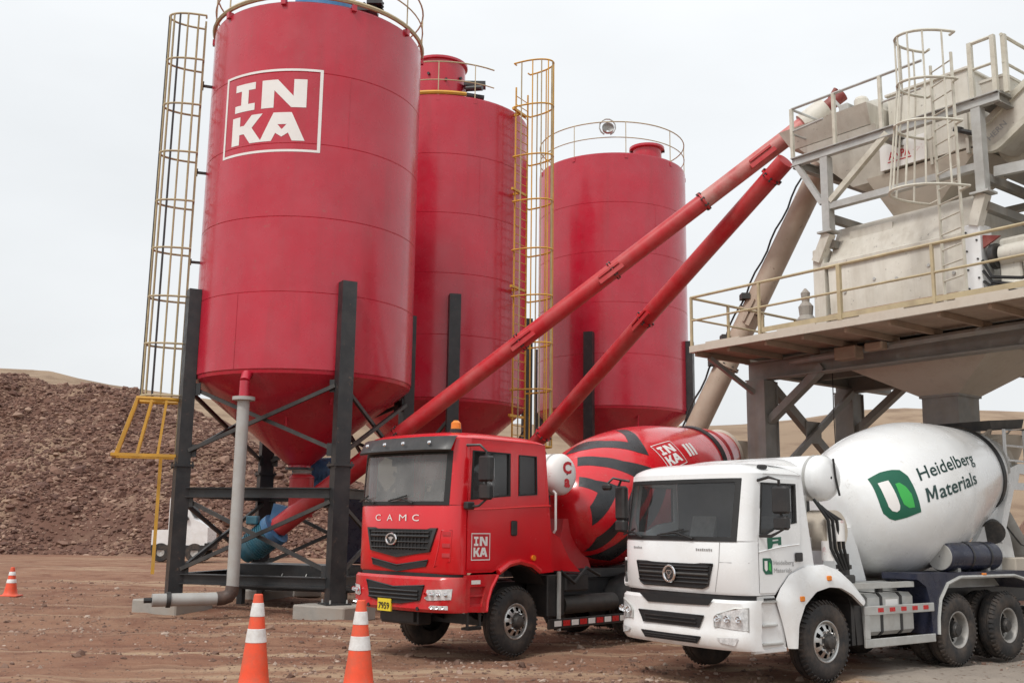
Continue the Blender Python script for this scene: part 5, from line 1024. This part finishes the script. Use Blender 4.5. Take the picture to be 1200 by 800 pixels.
# rear fender in navy with its pale edge trim
fo = [(2.28, 1.42), (5.5, 1.42), (5.72, 1.18), (5.64, 1.12), (5.45, 1.27), (5.1, 1.33), (3.45, 1.33), (3.1, 1.24), (2.88, 1.02), (2.80, .75), (2.78, .5), (2.62, .5), (2.6, .95), (2.5, 1.22), (2.28, 1.33)]
part('rear_fender', MB().plate(fo, lambda a, z, k: (a, .02 + k, z), .62), M['navy'], t)
part('fender_trim', MB().tube([(a, .012, z) for a, z in ((5.68, 1.14), (5.45, 1.28), (5.1, 1.345), (3.45, 1.345), (3.08, 1.25), (2.86, 1.02), (2.785, .75), (2.765, .5))], .03, 6), M['galv'], t)
part('rear_fender', MB().plate(fo, lambda a, z, k: (a, W - .64 + k, z), .62), M['navy'], t)
part('marker_lamp', MB().box(4.1, 4.22, -.01, .02, 1.36, 1.4, .008), M['amber'], t)
# diesel tank, guard frame
tk = part('fuel_tank', MB().plate([(.12 + x, .84 + z) for x, z in ((.08, -.3), (.46, -.3), (.52, -.24), (.52, .24), (.46, .3), (.08, .3), (.02, .24), (.02, -.24))], lambda y, z, k: (1.15 + k, y, z), 1.15), M['galv'], t)
for a in (1.45, 1.95): part('tank_strap', MB().plate([(.12 + x, .84 + z) for x, z in ((.07, -.31), (.47, -.31), (.53, -.25), (.53, .25), (.47, .31), (.07, .31), (.01, .25), (.01, -.25))], lambda y, z, k: (a + k, y, z), .06), M['steel'], tk)
part('filler_cap', MB().cyl((1.75, .35, 1.14), (1.75, .35, 1.2), .06, n=14), M['black'], tk); part('tank_plate', MB().box(1.6, 1.9, .132, .14, .95, 1.05), M['letter'], tk)
gd = part('side_guard', MB().box(.88, 2.66, .0, .04, .85, .98, .008), M['galv'], t); part('guard_rail', MB().box(.88, 2.66, .0, .04, .40, .52, .008), M['galv'], gd); part('guard_post', MB().box(.88, 1.0, .002, .038, .52, .85, .004), M['galv'], gd)
for k in range(5): part('reflector', MB().box(1.2 + .29 * k, 1.33 + .29 * k, -.006, .001, .89, .95), M['redlens'], gd)
part('front_flap', MB().box(.62, .70, .05, .6, .45, 1.25), M['black'], t); part('flap_panel', MB().plate([(.5, 1.2), (.86, 1.1), (.9, .45), (.74, .45), (.7, .9)], lambda a, z, k: (a, .05 + k, z), .5), M['black'], t)
part('battery_box', MB().box(.95, 2.3, W - .6, W - .1, .5, 1.1, .03), M['black'], t)
part('subframe', MB().box(.7, 6.7, .55, .75, 1.14, 1.28).box(.7, 6.7, W - .75, W - .55, 1.14, 1.28), M['galv'], t); part('deck_rail', MB().box(.75, 2.3, .1, .2, 1.22, 1.3).box(.75, 2.3, .3, .36, 1.2, 1.26), M['galv'], t)
part('small_pump', MB().box(.70, .92, .15, .4, 1.3, 1.42, .02).cyl((.82, .28, 1.4), (.82, .28, 1.72), .08, n=12).box(.74, .9, .2, .36, 1.5, 1.56), M['brace'], t)
part('valve_body', MB().cyl((.5, .3, 1.62), (.5, .3, 1.9), .1, n=14).cyl((.62, .25, 1.9), (.62, .25, 2.2), .13, n=14), M['letter'], t); part('oil_cooler', MB().cyl((.75, .35, 2.05), (.75, .75, 2.05), .3, n=24), M['tan'], t)
for k in range(4): part('hose', MB().tube([(.2 + .08 * k, .3, 2.5 - .05 * k), (.32 + .1 * k, .15, 2.2), (.4 + .1 * k, .18, 1.8), (.65 + .06 * k, .2, 1.5)], .025, 6), M['rubber'], t)
part('exhaust_stack', MB().cyl((.1, .5, 1.5), (.1, .5, 2.55), .12, n=16).cyl((.1, .5, 1.75), (.1, .5, 1.95), .17, n=16), M['galv'], t)
part('front_pedestal', MB().plate([(.9, 1.28), (2.1, 1.28), (1.8, 2.1), (1.3, 2.1)], lambda a, z, k: (a, .8 + k, z), W - 1.6), M['white'], t)
part('rear_pedestal', MB().plate([(4.3, 1.28), (6.3, 1.28), (6.1, 2.0), (5.75, 2.5), (5.4, 2.3)], lambda a, z, k: (a, .55 + k, z), .1), M['white'], t); part('rear_pedestal', MB().plate([(4.3, 1.28), (6.3, 1.28), (6.1, 2.0), (5.75, 2.5), (5.4, 2.3)], lambda a, z, k: (a, W - .65 + k, z), .1), M['white'], t)
part('roller', MB().cyl((5.35, .45, 2.05), (5.55, .6, 2.1), .2, n=20), M['hub'], t)
nt = part('hydraulic_tank', MB().lathe([(0, .02), (.0, .2), (.04, .235), (1.5, .235), (1.54, .2), (1.54, .02)], (3.3, .25, 1.66), (1, 0, 0), 32), M['navy'], t)
part('tank_end', MB().lathe([(-.012, .01), (-.012, .21), (.0, .215)], (3.3, .25, 1.66), (1, 0, 0), 28), M['galv'], nt)
for a in (3.9, 4.45): part('tank_strap', MB().lathe([(0, .243), (.05, .243)], (a, .25, 1.66), (1, 0, 0), 28), M['steel'], nt)
for a in (3.6, 4.5): part('tank_bracket', MB().box(a - .04, a + .04, .1, .4, 1.42, 1.5), M['galv'], nt)
# discharge end: hopper, chute, ladder frame
part('hopper', MB().add([(5.75, .6, 4.05), (6.9, .55, 4.15), (6.9, 1.85, 4.15), (5.75, 1.8, 4.05), (5.85, .62, 3.9), (6.9, .6, 3.98), (6.9, 1.8, 3.98), (5.85, 1.78, 3.9)], r4), M['brace'], t)
m = MB()
for k in range(14): a = 5.95 + .055 * k; m.bar((a, .95 + .05 * (k % 5), 3.75 - .02 * k), (a + .15, .75 + .1 * (k % 4), 3.95 - .04 * (k % 6)), .05, .03)
part('hopper_gusset', m, M['tan'], t)
part('hopper_cone', MB().lathe([(3.0, .28), (3.5, .5), (3.85, .62)], (6.85, 1.2, 0), n=24), M['tan'], t)
fr_ = part('ladder_frame', MB().tube([(6.12, .55, 2.9), (6.14, .55, 3.9), (6.85, .55, 3.95), (6.85, .55, 2.9)], .035, 6), M['white'], t)
for z in (3.35, 3.62): part('rung', MB().cyl((6.13, .55, z), (6.85, .55, z), .022, n=6), M['white'], fr_)
part('work_platform', MB().plate([(6.05, 2.82), (7.1, 2.82), (7.1, 3.3), (6.5, 3.3), (6.15, 3.2)], lambda a, z, k: (a, .5 + k, z), .04, [[(6.85, 3.1), (6.5, 3.12), (6.42, 2.95), (6.85, 2.95)]]), M['white'], t)
part('chute_arm', MB().bar((5.55, .5, 1.9), (6.08, .5, 2.9), .14, .16), M['white'], t); part('chute', MB().grid(lambda u, an: (6.5 + 1.0 * u, 1.2 + .33 * cos(R(an)), 2.7 - 1.0 * u + .3 * sin(R(an))), np.linspace(0, 1, 6), np.linspace(180, 360, 13)), M['galv'], t)
part('tail_box', MB().box(5.75, 6.7, .3, .62, 1.3, 1.62, .02), M['tan'], t); part('tail_bumper', MB().box(6.6, 6.75, .1, W - .1, .55, .75, .02), M['steel'], t)
part('chain', MB().tube([(5.75, .45, 2.2), (6.2, .42, 1.85), (6.7, .45, 1.75)], .018, 5), M['steel'], t)
D = Drum((1.75, 1.2, 2.17), (6.5, 1.2, 3.30), smooth([(a * 4.883 / 5.63, b * .94) for a, b in BASE])); D.build(t, M['drumwhite'], ((4.02, .05, .035, M['steel']), (4.5, .03, .02, M['galv'])))
D.decal('drum_logo', [([(.34, 45), (.55, 43.5), (.73, 40.1), (.84, 36.7), (.89, 29.5), (.88, 20.5), (.86, -.7), (.6, -2.6), (.41, -3.2), (.34, -.5), (.28, 6), (.275, 14), (.29, 24), (.32, 36)], [])], M['green'], t, label='large dark green leaf logo on the drum')
D.decal('drum_logo_field', [([(.40, 35.8), (.56, 33.4), (.545, 20), (.535, 9), (.51, 5.5), (.46, 4.2), (.40, 6.3), (.37, 11), (.375, 22)], [])], M['letter'], t, off=.009)
D.decal('drum_logo_leaf', [([(.62, 28), (.69, 27.6), (.75, 22.5), (.785, 15.1), (.765, 4.2), (.67, 4.9), (.60, 9), (.59, 17)], [])], M['leaf'], t, off=.009)
D.decal('drum_lettering', [], M['ink'], t, text2d('Heidelberg', .007), lambda u, v: (1.05 + 1.62 * u + .06 * v, 22.2 - 1.5 * u + 10.3 * v * (1 - .08 * u)), off=.007, label='dark green word Heidelberg', du=.1, dv=4)
MPOLY = [(0, 0), (.2, 0), (.2, .68), (.42, .16), (.58, .16), (.80, .68), (.80, 0), (1, 0), (1, 1), (.78, 1), (.5, .38), (.22, 1), (0, 1)]
mtf = lambda u, v: (1.02 + 1.42 * u + .04 * v, 5 + .6 * u + 10.6 * v * (1 - .1 * u))
D.decal('drum_lettering', [([(.165 * a, b) for a, b in MPOLY], [])], M['ink'], t, None, mtf, off=.007, du=.05, dv=.3, label='dark green letter M')
D.decal('drum_lettering', [], M['ink'], t, text2d('aterials', .014), lambda u, v: mtf(.20 + .80 * u, v), off=.007, label='dark green letters aterials', du=.1, dv=4)
wt = tank_y(t, .64, 2.82, .34, .30, 1.9, M['white'])
part('tank_strap', MB().tube([(.66 + .02 * k, .285 - .005 * abs(k - 3), 3.1 - .09 * k) for k in range(7)], .018, 6), M['black'], wt)

# ------------------------------------------------------------------ traffic cones and the van
def cone(label, x, y, h, r0, r1, bands, base, rz):
    t = thing('traffic_cone', label, 'traffic cone', (x, y, float(ground_h(np.array([x]), np.array([y]))[0])), rz, 'orange traffic cones')
    part('base', MB().box(-base, base, -base, base, .0, .045, .012), M['orange'], t)
    rad = lambda z: r0 + (r1 - r0) * z / h
    part('body', MB().lathe([(.045, r0 + .03), (.06, r0 + .005)] + [(z, rad(z)) for z in np.linspace(.1, h - .01, 9)] + [(h, r1 - .01), (h, r1 - .025), (h - .1, r1 - .03)], n=40), M['orange'], t)
    for a, b in bands: part('band', MB().lathe([(a, rad(a) + .001), (a + .004, rad(a) + .005), (b - .004, rad(b) + .005), (b, rad(b) + .001)], n=40), M['band'], t)
cone('large traffic cone with two white bands, nearest the grey pipe', -3.23, 13.55, 1.2, .205, .055, ((.74, .91), (1.0, 1.09)) if False else ((.60, .77), (.92, 1.09)), .27, .2)
cone('large traffic cone with two white bands, beside the red truck bumper', -1.87, 13.35, 1.13, .205, .055, ((.52, .69), (.83, .99)), .27, .5)
cone('small distant traffic cone standing alone at the left edge', -13.55, 28.55, .78, .19, .05, ((.36, .46), (.56, .66)), .25, .1)
t = thing('pickup_truck', 'white pickup parked before the rock stockpile, seen through the silo legs', 'pickup', (-17.55, 53.2, 0), R(3))
pv = [(-.75, .75), (-.75, 1.6), (.06, 1.62), (.05, 3.2), (.2, 3.38), (.6, 3.3), (1.35, 2.15), (1.9, 1.9), (2.05, 1.75), (2.08, .8)]
b_ = part('body', MB().plate(pv, lambda x, z, k: (x, k, z), 2.0), M['white_dusty'], t)
part('windscreen', MB().plate([(.66, 0), (1.3, 0), (1.3, 1), (.66, 1)], lambda x, v, k: (x + .05, .15 + 1.7 * v, 3.3 - (x - .6) * 1.53 + .04)), M['mesh'], t)
part('side_window', MB().plate([(.25, 2.25), (1.1, 2.15), (.65, 2.7), (.5, 2.8), (.25, 2.8)], lambda x, z, k: (x, -.012, z)), M['mesh'], t); part('door_line', MB().bar((.18, -.006, .9), (.18, -.006, 2.9), .03), M['black'], t); part('door_handle', MB().box(.25, .42, -.03, 0, 1.95, 2.0), M['black'], t)
part('bumper', MB().box(1.9, 2.16, -.02, 2.02, .6, 1.0, .05), M['black'], t); part('sill', MB().box(-.75, 2.0, -.015, .0, .6, .85), M['black'], t); part('wing_mirror', MB().box(.9, 1.05, -.2, 0, 2.1, 2.3, .03), M['black'], t)
for x in (-.25, 1.45):
    for y in (-.02, 1.75): w_ = part('wheel', MB().lathe([(0, .2), (0, .44), (.03, .48), (.22, .48), (.25, .42)], (x, y, .48), (0, 1, 0), 28), M['tyre'], t); part('rim', MB().lathe([(.02, .26), (.01, .24), (.06, .0)], (x, y, .48), (0, 1, 0), 18), M['rimp'], w_)
